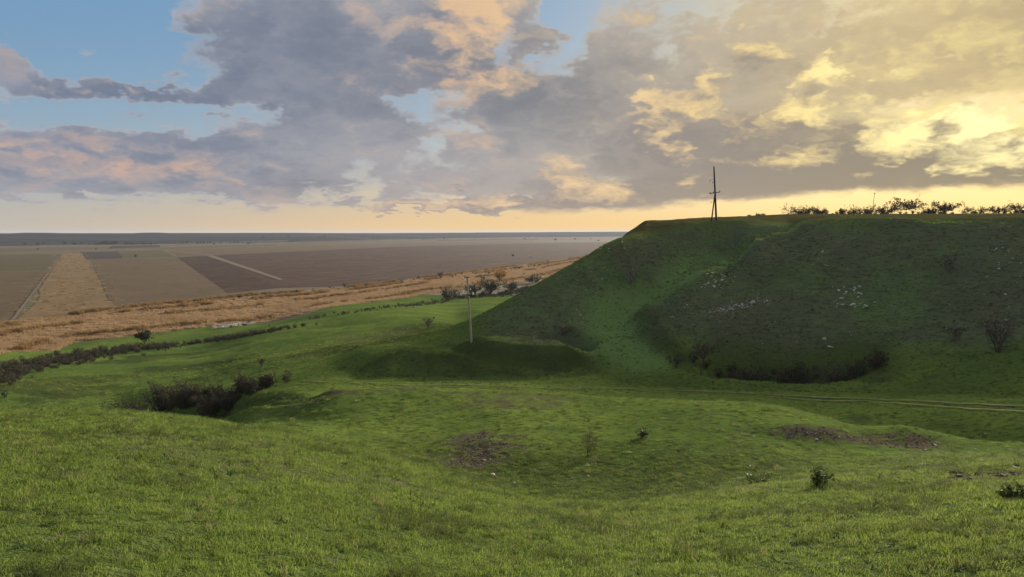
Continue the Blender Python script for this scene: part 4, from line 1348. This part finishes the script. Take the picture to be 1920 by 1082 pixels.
def stalk(px, py, hpx, lab, seed):
    loc = hit(px, py)
    h = hpx * m_per_px(loc)
    g = np.random.default_rng(seed)
    r = thing('dry_stalk', lab, 'weed', loc, 'dry stalks standing in the near grass')
    V, F = [], []
    pts, rs = grow(g, (0, 0, -0.02), (g.normal(0, .08), g.normal(0, .08), 1), h, 0.004, 5, 0.05)
    tube(V, F, pts, [0.004, .0038, .0034, .003, .0025, .0018], 5)
    mesh_obj('stem', V, F, M_BARKR, r)
    for k in range(7):
        i = int(g.integers(2, 6)); p = pts[min(i, 5)]
        V, F = [], []
        tp, tr = grow(g, p, (g.normal(), g.normal(), 1.0), h * g.uniform(.1, .22), 0.0022, 3, .12)
        tube(V, F, tp, tr, 3)
        tube(V, F, [tp[-1] - (0, 0, 0.002), tp[-1] + (0, 0, 0.012)], [0.006, 0.004], 5)
        mesh_obj('seed_head', V, F, M_BARKR, r)


for i, (px, py, hp, lab) in enumerate([(404, 912, 34, 'forked dry stalk standing alone on the left slope'),
                                       (772, 958, 50, 'tall thin dry stalk in the grass below the rubble patch'),
                                       (789, 962, 40, 'shorter dry stalk beside the tall thin one'),
                                       (948, 936, 22, 'little dry stalk at the edge of the hollow'),
                                       (1080, 945, 26, 'dry stalk on the lip of the hollow below the reddish shrub'),
                                       (1235, 935, 24, 'thin dry stalk on the brow right of the hollow'),
                                       (548, 836, 18, 'small dry stalk on the fold of the left slope'),
                                       (1640, 955, 24, 'dry stalk in the bright grass at the right')]):
    stalk(px, py, hp, lab, 900 + i)

# scrub that reads as one mass: the overgrown ditch and the field hedges
scrub_parts = []
for k, (st, lv, sz) in enumerate((('brown', 420, .15), ('dark', 560, .15), ('olive', 560, .15))):
    T, B, L = wood(700 + k, 2.6, 3.4, stems=9, twigs=6, fine=3, leaves=lv, leaf=sz)
    nB = len(B[0])
    o = mesh_obj('scrub_' + 'abc'[k], B[0] + L[0], B[1] + [tuple(i + nB for i in f) for f in L[1]], STYLE[st][1])
    o.data.materials.append(STYLE[st][2])
    mi = np.zeros(len(o.data.polygons), np.int32); mi[len(B[1]):] = 1
    o.data.polygons.foreach_set('material_index', mi)
    scrub_parts.append(o)
scrub_src = source('scrub_sources', scrub_parts)


def scrub(name, label, pts, n, wid, smin, smax, kinds, seed, rng=None):
    g = np.random.default_rng(seed)
    L = resample(sight(pts) if rng is None else [at_range(a, b)[:2] for a, b in pts], 400)
    u = g.integers(0, 400, n)
    P = L[u] + g.normal(0, wid, (n, 2))
    P = P[fbm(P[:, 0], P[:, 1], 9.0, 3, 0.6, 610) > (-0.55 if 'ditch' in name else -0.25)]
    n = len(P)
    z = H(P[:, 0], P[:, 1]) - 0.1
    s = g.uniform(smin, smax, n)
    scatter(name, np.concatenate([P, z[:, None]], 1), np.stack([np.zeros(n), np.zeros(n), g.uniform(0, 6.28, n)], 1),
            np.stack([s, s, s * g.uniform(.7, 1.2, n)], 1), g.choice(kinds, n), scrub_src, label, 'scrub')


scrub('ditch_scrub', 'dark brown scrub filling the ditch at the left edge', [(-480, 790), (-300, 758), (-120, 728), (0, 702), (60, 690), (130, 675), (200, 663), (270, 653)], 760, 3.8, .2, .6, [0, 0, 0, 1], 1)
scrub('ditch_scrub', 'thinner dark scrub along the ditch below the sheep', [(270, 655), (340, 647), (400, 638), (470, 629), (545, 615)], 320, 3.0, .15, .42, [0, 0, 1], 2)
scrub('hedge', 'low green and dark hedge along the far edge of the meadow', [(560, 603), (640, 590), (720, 578), (800, 569), (850, 560), (960, 555), (1060, 524)], 520, 3.4, .14, .42, [0, 1, 2, 2], 3)
scrub('hedge_undergrowth', 'dark undergrowth joining the hedge trees behind the pole', [(862, 559), (900, 555), (950, 552), (1000, 540)], 120, 2.6, .4, .9, [0, 1, 1], 8)
scrub('reed_shrubs', 'dark small shrubs dotted along the far reed edge', [(400, 562), (560, 549), (700, 536), (860, 517), (980, 503), (1080, 492)], 110, 6.0, .4, .9, [0, 1, 2], 5)

scrub('thicket_undergrowth', 'dark tangled undergrowth between the gully shrubs', [(186, 111), (240, 111), (300, 108), (350, 103), (400, 94), (440, 92), (515, 91)], 120, 1.4, .2, .55, [0, 0, 1], 6, True)
scrub('hollow_undergrowth', 'dark tangled growth in the hollow under the hill', [(1330, 97), (1400, 97), (1480, 96), (1560, 94.5), (1650, 93.5)], 60, 1.3, .2, .5, [0, 1, 2], 7, True)
# skyline trees on the plateau
PT = 'trees on the skyline of the plateau'
for px, r, hpx, wpx, st, kw, lab in [
        (1692, 320, 21, 62, 'sky', dict(trunk=1.6, leaves=3000, leaf=0.19, flat=1.0, stems=13), 'broad flat topped tree, the biggest on the plateau skyline'),
        (1655, 322, 10, 46, 'sky', dict(leaves=1950, leaf=0.18, stems=12), 'low dark bush left of the biggest skyline tree'),
        (1765, 325, 15, 50, 'sky', dict(trunk=0.8, leaves=2250, leaf=0.19, stems=12), 'domed tree second from the biggest on the skyline'),
        (1742, 322, 10, 36, 'sky', dict(leaves=1350, leaf=0.17, stems=10), 'low bush between the two larger skyline trees'),
        (1808, 330, 13, 26, 'bare', dict(trunk=0.8, leaves=390, leaf=0.15, stems=8), 'thin airy tree right of the domed skyline tree'),
        (1836, 330, 10, 24, 'bare', dict(trunk=0.6, leaves=390, leaf=0.15, stems=8), 'smaller airy tree beside the thin skyline tree'),
        (1868, 325, 9, 50, 'sky', dict(leaves=1800, leaf=0.17, stems=12), 'long low bush between the airy skyline trees'),
        (1902, 325, 14, 40, 'bare', dict(trunk=0.7, leaves=630, leaf=0.15, stems=10), 'airy tree nearest the right edge of the skyline'),
        (1612, 318, 8, 60, 'sky', dict(leaves=2100, leaf=0.17, stems=13), 'long low bush around the thin mast on the skyline'),
        (1574, 318, 12, 18, 'sky', dict(trunk=0.6, leaves=750, leaf=0.15, stems=8), 'small upright tree at the left of the mast bushes'),
        (1532, 316, 11, 36, 'sky', dict(leaves=1650, leaf=0.17, stems=11), 'rounded bush topping the low hump on the skyline'),
        (1500, 314, 7, 66, 'sky', dict(leaves=2250, leaf=0.17, stems=14), 'low hump of bushes left of the rounded skyline bush'),
        (1418, 300, 6, 12, 'sky', dict(leaves=600, leaf=0.13, stems=8), 'small pointed bush on the skyline right of the pole'),
        (1428, 300, 6, 10, 'bare', dict(leaves=300, leaf=0.12, stems=7), 'small open bush next to the pointed skyline bush'),
        (1399, 300, 6, 4, 'sky', dict(trunk=0.5, leaves=180, leaf=0.09, stems=6), 'left one of two tiny saplings on the skyline'),
        (1402.6, 300, 6, 4, 'sky', dict(trunk=0.5, leaves=180, leaf=0.09, stems=6), 'right one of two tiny saplings on the skyline')]:
    planted(px, 0, hpx * .66, wpx * 1.25, 'tree' if 'trunk' in kw else 'bush', lab, 'tree' if 'trunk' in kw else 'bush', st, r, PT, twigs=8, fine=3, rad=0.07, **kw)

scrub('skyline_scrub', 'low olive brown scrub fringe along the plateau skyline', [(1485, 312), (1540, 316), (1620, 318), (1700, 322), (1800, 325), (1930, 325)], 150, 1.6, .2, .55, [1, 2, 2], 9, True)
# far trees and belts on the plain, a few pixels each
def far_crown(seed):
    g = np.random.default_rng(seed)
    V, F = [], []
    tube(V, F, [(0, 0, -0.3), (0, 0, 3.0)], [0.3, 0.2], 5)
    c = g.normal(0, 1, (260, 3)); c /= np.linalg.norm(c, axis=1)[:, None]
    c *= g.uniform(.55, 1, (260, 1)) * (3.6, 3.6, 3.2) * (1 + .25 * np.sin(3 * c[:, :1] + seed))
    leaf_quads(V, F, c + (0, 0, 4.4), 0.8, g)
    me_o = mesh_obj('far_tree', V, F, M_LEAFD)
    return me_o


FT = [source('far_tree_sources', [far_crown(s)]).objects[0] for s in (1, 2, 3)]
g = np.random.default_rng(77)


def far_tree(px, py, s, label, group, wide=1.0):
    loc = hit(px, py, 300)
    o = FT[int(g.integers(0, 3))].copy()
    o.name = 'far_tree'
    C.objects.link(o)
    o.location = loc; o.rotation_euler = (0, 0, g.uniform(0, 6.28)); o.scale = (s * wide, s * wide, s)
    tag(o, label, 'tree', group)


for k in range(34):
    far_tree(g.uniform(40, 300), 458.5 + g.normal(0, .35), g.uniform(.55, 1.0), 'tiny dark tree in the far belt below the blue ridge', 'far tree belt under the ridge', 1.5)
for k in range(12):
    far_tree(g.uniform(188, 222), 458.6 + g.normal(0, .3), g.uniform(1.0, 1.5), 'taller dark tree in the clump of the far belt', 'tall clump of the far tree belt', 1.3)
for k in range(22):
    far_tree(g.uniform(340, 470), 456.5 + g.normal(0, 1.0), g.uniform(.5, .95), 'tiny tree scattered right of the far belt', 'scattered far trees', 1.3)
for k in range(26):
    far_tree(g.uniform(480, 1150), 447.5 + g.normal(0, 2.0), g.uniform(.5, 1.2), 'tiny dark tree dotted over the far fields', 'trees dotted over the far fields', 1.6)
for px, py, lab in [(254, 482, 'lone tiny tree on the pale green field'), (180, 468.5, 'tiny dark tree by the country road'), (71, 468.5, 'tiny dark tree left of the dark plot beyond the road')]:
    far_tree(px, py, .5, lab, None)

# ------------------------------------------------------------------ poles
M_POLE = mat_plain_col('weathered_pole', (0.300, 0.270, 0.200), (0.400, 0.360, 0.280), 0.85, 1.2)
M_POLED = mat_plain_col('tarred_pole', (0.030, 0.022, 0.018), (0.055, 0.040, 0.032), 0.8, 1.2)
M_IRON = mat_plain_col('rusty_iron', (0.030, 0.024, 0.020), (0.060, 0.045, 0.036), 0.7, 5)
M_PORC = mat_plain_col('white_porcelain', (0.72, 0.70, 0.66), (0.80, 0.79, 0.76), 0.25, 3, 0, 0.5)
M_PORCD = mat_plain_col('brown_porcelain', (0.10, 0.06, 0.04), (0.14, 0.09, 0.06), 0.25, 3, 0, 0.5)


def lathe(V, F, base, prof, sides=10):
    b0 = len(V)
    for r, z in prof:
        for s in range(sides):
            th = 2 * math.pi * s / sides
            V.append((base[0] + r * math.cos(th), base[1] + r * math.sin(th), base[2] + z))
    for k in range(len(prof) - 1):
        for s in range(sides):
            s2 = (s + 1) % sides
            F.append((b0 + k * sides + s, b0 + k * sides + s2, b0 + (k + 1) * sides + s2, b0 + (k + 1) * sides + s))
    F.append(tuple(b0 + s for s in reversed(range(sides))))
    F.append(tuple(b0 + (len(prof) - 1) * sides + s for s in range(sides)))


def part_tube(name, pts, radii, mat, parent, sides=10):
    V, F = [], []
    tube(V, F, pts, radii, sides)
    return mesh_obj(name, V, F, mat, parent, False)


def bar(V, F, a, b, w, h):
    a, b = np.array(a, float), np.array(b, float)
    d = b - a; d /= np.linalg.norm(d)
    s = np.cross(d, (0, 0, 1)); s /= np.linalg.norm(s); u = np.cross(s, d)
    k = len(V)
    for p in (a, b):
        for i, j in ((-1, -1), (1, -1), (1, 1), (-1, 1)):
            V.append(tuple(p + s * i * w / 2 + u * j * h / 2))
    F += [(k, k + 1, k + 2, k + 3)[::-1], (k + 4, k + 5, k + 6, k + 7)] + [(k + i, k + (i + 1) % 4, k + 4 + (i + 1) % 4, k + 4 + i) for i in range(4)]


INS = [(0.02, 0.0), (0.075, 0.02), (0.08, 0.08), (0.055, 0.10), (0.075, 0.125), (0.07, 0.17), (0.045, 0.19), (0.05, 0.23), (0.025, 0.26)]


def insulator(parent, base, mat, s=1.0):
    V, F = [], []
    lathe(V, F, base, [(r * s, z * s) for r, z in INS])
    return mesh_obj('insulator', V, F, mat, parent, False)


def hook(parent, a, reach, rise, mat_i, s=1.0):
    """swan-neck pin with its insulator"""
    a = np.array(a, float)
    o = part_tube('hook', [a, a + (reach * .6, 0, -0.03), a + (reach * .92, 0, 0.02), a + (reach, 0, rise * .5), a + (reach, 0, rise)], [0.022] * 5, M_IRON, parent, 6)
    insulator(o, a + (reach, 0, rise - 0.06), mat_i, s)
    return o


# wooden pole on the terrace
loc = hit(884, 640, 60)
k = m_per_px(loc)
hp = 122 * k
lean = -7.5 * k / hp
pole = thing('utility_pole', 'slender pale wooden pole with white insulators standing on the grassy terrace', 'utility pole', loc, 'utility poles')
ax = lambda f: np.array((lean * hp * f, 0.02 * f, hp * f))
part_tube('pole', [np.array((0, 0, -0.4))] + [ax(f) for f in (0, .25, .5, .75, 1)], [.15, .148, .135, .122, .108, .095], M_POLE, pole, 12)
arm_c = ax(1 - 34 / 122)
V, F = [], []
bar(V, F, arm_c + (-0.78, -0.14, 0.03), arm_c + (0.78, -0.14, -0.05), 0.10, 0.12)
arm = mesh_obj('crossarm', V, F, M_IRON, pole)
for dx, dz in ((-0.66, .09), (0.60, .01)):
    insulator(arm, arm_c + (dx, -0.14, dz - .02), M_PORC, 1.35)
part_tube('arm_brace', [arm_c + (-0.5, -0.13, 0.0), ax(1 - 44 / 122) + (0, -.11, 0)], [.02, .02], M_IRON, pole, 5)
part_tube('arm_brace', [arm_c + (0.5, -0.13, -0.03), ax(1 - 44 / 122) + (0, -.11, 0)], [.02, .02], M_IRON, pole, 5)
hook(pole, ax(1 - 9 / 122), -0.36, 0.14, M_PORC, 1.1)
hook(pole, ax(1 - 20 / 122), -0.34, 0.14, M_PORCD, 1.0)
hook(pole, ax(1 - 26 / 122), 0.30, 0.14, M_PORC, 1.0)
V, F = [], []
tp = ax(1 - 1.5 / 122)
bar(V, F, tp + (-.34, -.12, .02), tp + (.34, -.12, .0), .08, .09)
ta = mesh_obj('top_arm', V, F, M_IRON, pole)
insulator(ta, tp + (-.28, -.12, .05), M_PORCD, .9)

# braced pole on the hilltop
loc = at_range(1340, 174)
k = m_per_px(loc)
hp = 96 * k
lean = -6.2 * k / hp
pole2 = thing('utility_pole', 'tall dark wooden pole with a slanting brace on the hilltop', 'utility pole', loc, 'utility poles')
ax = lambda f: np.array((lean * hp * f, 0, hp * f))
part_tube('pole', [np.array((0, 0, -0.5))] + [ax(f) for f in (0, .25, .5, .75, 1)], [.24, .235, .22, .20, .18, .15], M_POLED, pole2, 12)
bx = -9.0 * k
part_tube('brace', [np.array((bx, -.25, -.6)), np.array((bx, -.25, 0)), ax(.52) + (-.05, -.2, 0)], [.17, .165, .12], M_POLED, pole2, 10)
arm_c = ax(1 - 47 / 96)
V, F = [], []
bar(V, F, arm_c + (-11 * k, -.26, -.20), arm_c + (8.5 * k, -.26, .16), .14, .16)
arm = mesh_obj('crossarm', V, F, M_POLED, pole2)
for dx, dz in ((-9.5, -.12), (-4.0, -.02), (7.8, .2)):
    insulator(arm, arm_c + (dx * k, -.26, dz), M_PORCD, 1.2)
hook(pole2, ax(1 - 23 / 96), -8.0 * k, -0.45, M_PORCD, 1.1)
hook(pole2, ax(1 - 28 / 96), -4.0 * k, -0.15, M_PORCD, 1.0)
hook(pole2, np.array((bx + 3 * k, -.25, hp * 0.34)), -4.5 * k, -0.10, M_PORCD, 1.0)

loc = at_range(1631, 316)
k = m_per_px(loc)
mast = thing('mast', 'thin distant mast standing among bushes on the skyline', 'mast', loc)
hp = 37 * k
part_tube('pole', [(0, 0, -.4), (0.02, 0, hp * .5), (0.35, 0, hp)], [.11, .09, .07], M_POLED, mast, 8)
V, F = [], []
bar(V, F, (0.32 - .35, 0, hp - .5), (0.32 + .35, 0, hp - .5), .06, .06)
am = mesh_obj('crossarm', V, F, M_POLED, mast)
insulator(am, (0.05, 0, hp - .48), M_PORCD); insulator(am, (0.6, 0, hp - .48), M_PORCD)

# ------------------------------------------------------------------ stones
def mat_stone(name, a, b):
    m, t = material(name)
    tc = t.n('ShaderNodeTexCoord').outputs['Object']
    oi = t.n('ShaderNodeObjectInfo').outputs['Random']
    n = t.noise(tc, 3.0, 5, 0.65)
    c = t.mix(t.sstep(.3, .7, n), a, b)
    c = t.mix(t.m('MULTIPLY', oi, 0.5), c, tuple(v * .55 for v in a))
    finish(t, c, 0.9, n, 0.5, 0.05, 0.15)
    return m


M_STONE = mat_stone('pale_limestone', (0.50, 0.48, 0.43), (0.74, 0.72, 0.66))
M_CLOD = mat_stone('brown_clod', (0.095, 0.080, 0.058), (0.180, 0.155, 0.118))


def stone_mesh(name, seed, mat):
    bm = bmesh.new()
    bmesh.ops.create_icosphere(bm, subdivisions=2, radius=0.5)
    g = np.random.default_rng(seed)
    ph = g.uniform(0, 6.28, 6); cuts = g.normal(0, 1, (5, 3)); cuts /= np.linalg.norm(cuts, axis=1)[:, None]
    for v in bm.verts:
        c = np.array(v.co)
        for n_ in cuts:                                   # flat broken faces
            d = c @ n_ - 0.33
            if d > 0:
                c = c - n_ * d * 0.85
        c *= 1 + 0.10 * math.sin(5 * c[0] + ph[0]) + 0.08 * math.sin(7 * c[1] + ph[1]) + .06 * math.sin(9 * c[2] + ph[2])
        v.co = (c[0] * 1.15, c[1] * .9, c[2] * .75)
    me = bpy.data.meshes.new(name)
    bm.to_mesh(me); bm.free()
    me.materials.append(mat)
    return me


STONES = [stone_mesh('stone', s, M_STONE) for s in range(6)]
g = np.random.default_rng(3)


def stone(loc, s, label, group=None, flat=1.0):
    o = bpy.data.objects.new('stone', STONES[int(g.integers(0, 6))])
    C.objects.link(o)
    o.location = (loc[0], loc[1], loc[2] + 0.12 * s)
    o.scale = (s * g.uniform(.8, 1.25), s * g.uniform(.8, 1.2), s * g.uniform(.7, 1.1) * flat)
    o.rotation_euler = (g.uniform(-.3, .3), g.uniform(-.3, .3), g.uniform(0, 6.28))
    tag(o, label, 'stone', group)
    return o


for x0, x1, y0, y1, n, smin, smax, lab, grp in [
        (1296, 1382, 513, 541, 46, .18, .48, 'pale stone in the cluster right of the grassy gully', 'upper stone cluster beside the gully'),
        (1320, 1438, 556, 590, 62, .15, .38, 'pale stone in the sloping band of scree below the upper cluster', 'scree band low on the spur'),
        (1527, 1665, 538, 578, 44, .18, .50, 'pale stone in the wide cluster in the middle of the hillside', 'stone cluster in mid hillside'),
        (1500, 1590, 445, 515, 24, .15, .36, 'small pale stone scattered high above the middle cluster', 'stones scattered high on the hillside'),
        (1838, 1925, 462, 605, 34, .15, .38, 'pale stone scattered on the hillside at the right edge', 'stones at the right of the hillside'),
        (1082, 1172, 447, 472, 20, .18, .40, 'pale stone just below the left crest of the hill', 'stones under the left crest'),
        (1083, 1148, 498, 532, 14, .18, .40, 'pale stone on the flank below the left crest stones', 'stones on the left flank'),
        (1060, 1135, 540, 600, 18, .12, .28, 'small pale stone low on the left flank above the pit', 'stones above the pit'),
        (1255, 1300, 560, 600, 10, .15, .32, 'pale stone left of the scree band', 'stones left of the scree band')]:
    for i in range(n):
        cx = g.normal(0.5, 0.22)
        px = x0 + (x1 - x0) * min(max(cx, 0), 1)
        f = g.random()
        if 'scree' in lab and 'band' in grp:
            py = y1 - (y1 - y0) * (0.75 * (px - x0) / (x1 - x0)) - 10 * g.random() + 3
        else:
            py = y0 + (y1 - y0) * f
        loc = hit(px, py, 80)
        s = smin * .8 + (smax - smin) * g.random() ** 3
        stone(loc, s * 1.2, lab, grp)
stone(hit(1546, 637, 80), 0.62, 'pale boulder low on the hillside, upper one of a pair')
stone(hit(1557, 652, 80), 0.75, 'yellowish boulder just below the other boulder low on the hillside', None, .8)
stone(hit(1602, 448, 80), 0.62, 'large flat pale stone alone high on the hillside', None, .5)
stone(hit(755, 862), 0.16, 'small white stone left of the brown rubble patch')
stone(hit(925, 891), 0.26, 'white flat stone below the brown rubble patch', None, .5)
stone(hit(964, 906), 0.13, 'small white stone in the hollow right of the flat stone')
stone(hit(1103, 893), 0.12, 'small white stone in the hollow under the reddish shrub')
stone(hit(1540, 866), 0.10, 'tiny pale stone in the grass above the leafy weed')

clod_src = []
for s in range(4):
    o = bpy.data.objects.new('clod_' + 'abcd'[s], stone_mesh('clod', 20 + s, M_CLOD if s < 3 else M_STONE))
    C.objects.link(o)
    clod_src.append(o)
clod_src = source('clod_sources', clod_src)


def rubble(name, label, spots, seed):
    gg = np.random.default_rng(seed)
    P = []
    for (px, py), n, rx, ry in spots:
        c = hit(px, py)
        x = c[0] + gg.normal(0, rx * .6, n); y = c[1] + gg.normal(0, ry * .6, n)
        k = lookup('bare', x, y) > 0.3 + 0.5 * gg.random(len(x))
        P.append(np.stack([x[k], y[k]], 1))
    P = np.concatenate(P); n = len(P)
    s = 0.03 + 0.13 * gg.random(n) ** 4
    z = H(P[:, 0], P[:, 1]) + 0.05 * s
    scatter(name, np.concatenate([P, z[:, None]], 1), gg.uniform(0, 6.28, (n, 3)) * (.15, .15, 1), np.stack([s, s, s * .8], 1),
            gg.choice([0, 1, 2, 3], n, p=[.32, .32, .30, .06]), clod_src, label, 'rubble')


rubble('rubble', 'brown rubble of clods and stones in the middle of the near slope', [((905, 834), 800, 2.0, 3.4), ((885, 866), 600, 2.2, 2.2)], 1)
rubble('rubble', 'grey brown rubble along the bank at the right', [((1610, 822), 1100, 5.5, 1.8)], 2)
rubble('rubble', 'patch of grey rubble in the grass at the right edge', [((1900, 884), 600, 2.2, 1.8)], 3)

gg = np.random.default_rng(55)
L = resample(SCREE, 200)
P = L[gg.integers(0, 200, 420)] + gg.normal(0, 1.0, (420, 2))
s_ = 0.06 + 0.14 * gg.random(420) ** 3
scatter('scree', np.concatenate([P, (H(P[:, 0], P[:, 1]) + .02)[:, None]], 1), gg.uniform(0, 6.28, (420, 3)) * (.2, .2, 1), np.stack([s_, s_, s_ * .7], 1),
        gg.choice([2, 3], 420, p=[.35, .65]), clod_src, 'pale gravel spilling in a band across the lower hillside', 'scree')

pp = []
while len(pp) < 900:
    px, py = gg.uniform(1080, 1930), gg.uniform(440, 650)
    q = hit(px, py, 85)
    if lookup('slope', np.array([q[0]]), np.array([q[1]]))[0] > 0.5 and fbm(np.array([q[0]]), np.array([q[1]]), 13.0, 3, 0.6, 620)[0] + 0.25 * lookup('dry', np.array([q[0]]), np.array([q[1]]))[0] > 0.12 + 0.25 * gg.random():
        pp.append(q)
pp = np.array(pp)
s_ = 0.05 + 0.13 * gg.random(900) ** 4
scatter('hillside_pebbles', pp, gg.uniform(0, 6.28, (900, 3)) * (.2, .2, 1), np.stack([s_, s_, s_ * .7], 1),
        gg.choice([2, 3], 900, p=[.4, .6]), clod_src, 'fine pale pebbles speckling the dry hillside', 'pebbles')

# ------------------------------------------------------------------ sheep
M_WOOL = mat_plain_col('fleece', (0.62, 0.58, 0.50), (0.76, 0.73, 0.66), 0.95, 6)
M_WOOLD = mat_plain_col('dark_fleece', (0.10, 0.075, 0.055), (0.15, 0.11, 0.08), 0.95, 6)


def sheep_mesh(name, graze, mat):
    co = [(0, 0, .62), (.28, 0, .63), (.52, 0, .60), (-.28, 0, .63), (-.46, 0, .64)]
    ed = [(0, 1), (1, 2), (0, 3), (3, 4)]
    ra = [.25, .26, .20, .25, .16]

    def chain(start, pts, rad):
        p = start
        for q, r_ in zip(pts, rad):
            co.append(q); ra.append(r_); ed.append((p, len(co) - 1)); p = len(co) - 1
    if graze:
        chain(2, [(.68, 0, .50), (.78, 0, .30), (.90, 0, .12)], [.11, .085, .05])
    else:
        chain(2, [(.64, 0, .76), (.74, 0, .90), (.92, 0, .82)], [.11, .095, .05])
    for x, p in ((.36, 1), (-.34, 3)):
        for s in (-1, 1):
            kx = -0.03 if x > 0 else 0.05
            chain(p, [(x, s * .13, .42), (x - kx, s * .13, .22), (x, s * .13, .02)], [.075, .042, .038])
    chain(4, [(-.57, 0, .50)], [.05])
    me = bpy.data.meshes.new(name)
    me.from_pydata(co, ed, [])
    o = bpy.data.objects.new(name, me); C.objects.link(o)
    md = o.modifiers.new('skin', 'SKIN'); md.use_smooth_shade = True
    for v, r_ in zip(me.skin_vertices[0].data, ra):
        v.radius = (r_, r_)
    me.skin_vertices[0].data[0].use_root = True
    s2 = o.modifiers.new('sub', 'SUBSURF'); s2.levels = 1; s2.render_levels = 1
    dg = bpy.context.evaluated_depsgraph_get()
    out = bpy.data.meshes.new_from_object(o.evaluated_get(dg))
    out.name = name
    bpy.data.objects.remove(o)
    out.materials.clear(); out.materials.append(mat)
    return out


SHEEP = [sheep_mesh('sheep', True, M_WOOL), sheep_mesh('sheep', False, M_WOOL), sheep_mesh('sheep', True, M_WOOLD)]
g = np.random.default_rng(8)
for i in range(40):
    f = (i % 20 + g.uniform(.1, .9)) / 20
    row = i // 20
    px = 398 + 75 * f + (4 if row else 0)
    py = 617.5 - 8.0 * f - row * 3.2 + g.normal(0, .7)
    loc = hit(px, py, 150)
    dk = g.random() < 0.12
    o = bpy.data.objects.new('sheep', SHEEP[2] if dk else SHEEP[int(g.random() < .35)])
    C.objects.link(o)
    o.location = loc
    s = g.uniform(.95, 1.2)
    o.scale = (s, s, s)
    o.rotation_euler = (0, 0, g.choice([0, math.pi]) + g.normal(.2, .5))
    tag(o, 'dark fleeced sheep in the flock by the reeds' if dk else 'white sheep grazing in the flock by the reeds', 'sheep', 'flock of sheep at the reed edge')

# ------------------------------------------------------------------ farm truck on the ploughed field
M_WHITE = mat_plain_col('white_paint', (0.72, 0.72, 0.70), (0.80, 0.80, 0.78), 0.35, 2, 0, .5)
M_GLASS = mat_plain_col('dark_glass', (0.02, 0.025, 0.03), (0.03, 0.035, 0.04), 0.1, 2, 0, .5)
M_TYRE = mat_plain_col('tyre', (0.02, 0.02, 0.02), (0.035, 0.033, 0.03), 0.9, 6)
loc = hit(995, 482.5, 300)
tr = thing('farm_truck', 'tiny white farm truck out on the ploughed field', 'truck', loc)
tr.rotation_euler = (0, 0, 0.15)


def box(V, F, x0, x1, y0, y1, z0, z1, inset=0.0):
    k = len(V)
    V += [(x0, y0, z0), (x1, y0, z0), (x1, y1, z0), (x0, y1, z0), (x0 + inset, y0 + .1 * (inset > 0), z1), (x1 - inset * .3, y0 + .1 * (inset > 0), z1), (x1 - inset * .3, y1 - .1 * (inset > 0), z1), (x0 + inset, y1 - .1 * (inset > 0), z1)]
    F += [(k + 3, k + 2, k + 1, k), (k + 4, k + 5, k + 6, k + 7)] + [(k + i, k + (i + 1) % 4, k + 4 + (i + 1) % 4, k + 4 + i) for i in range(4)]


V, F = [], []; box(V, F, -3.0, 3.0, -.45, .45, .75, 1.0); mesh_obj('chassis', V, F, M_TYRE, tr)
V, F = [], []; box(V, F, -3.1, -1.3, -1.1, 1.1, 1.0, 1.75); box(V, F, -2.9, -1.3, -1.08, 1.08, 1.75, 2.7, .35); cab = mesh_obj('cab', V, F, M_WHITE, tr)
V, F = [], []; box(V, F, -2.55, -1.6, -1.12, 1.12, 1.85, 2.5, .2); mesh_obj('window', V, F, M_GLASS, cab)
V, F = [], []; box(V, F, -1.1, 3.1, -1.15, 1.15, 1.0, 1.12); box(V, F, -1.1, 3.1, -1.15, -1.08, 1.12, 1.75); box(V, F, -1.1, 3.1, 1.08, 1.15, 1.12, 1.75); box(V, F, -1.1, -1.02, -1.08, 1.08, 1.12, 1.9); box(V, F, 3.02, 3.1, -1.08, 1.08, 1.12, 1.75)
mesh_obj('load_bed', V, F, M_WHITE, tr)
for x in (-2.2, 1.9):
    for y in (-1.0, 1.0):
        V, F = [], []
        tube(V, F, [(x, y - .14, .45), (x, y + .14, .45)], [.45, .45], 14)
        wh = mesh_obj('wheel', V, F, M_TYRE, tr)
        V, F = [], []
        tube(V, F, [(x, y - .155, .45), (x, y + .155, .45)], [.22, .22], 10)
        mesh_obj('rim', V, F, M_WHITE, wh)

# ------------------------------------------------------------------ haze
def haze():
    m = bpy.data.materials.new('haze_air'); m.use_nodes = True
    t = NT(m.node_tree)
    out = t.n('ShaderNodeOutputMaterial')
    v = t.n('ShaderNodeVolumePrincipled')
    v.inputs['Color'].default_value = (0.50, 0.55, 0.66, 1)
    v.inputs['Density'].default_value = HAZE_DENSITY
    v.inputs['Anisotropy'].default_value = 0.2
    t.t.links.new(v.outputs[0], out.inputs['Volume'])
    V, F = [], []
    R = 17000.0
    V = [(x, y, z) for z in (-62.0, 20.0) for x, y in ((-R, -R), (R, -R), (R, R), (-R, R))]
    F = [(3, 2, 1, 0), (4, 5, 6, 7), (0, 1, 5, 4), (1, 2, 6, 5), (2, 3, 7, 6), (3, 0, 4, 7)]
    o = mesh_obj('haze', V, F, m, None, False, 'stuff')
    o['label'] = 'thin evening haze lying over the plain'; o['category'] = 'haze'


HAZE_DENSITY = 5.5e-5
haze()
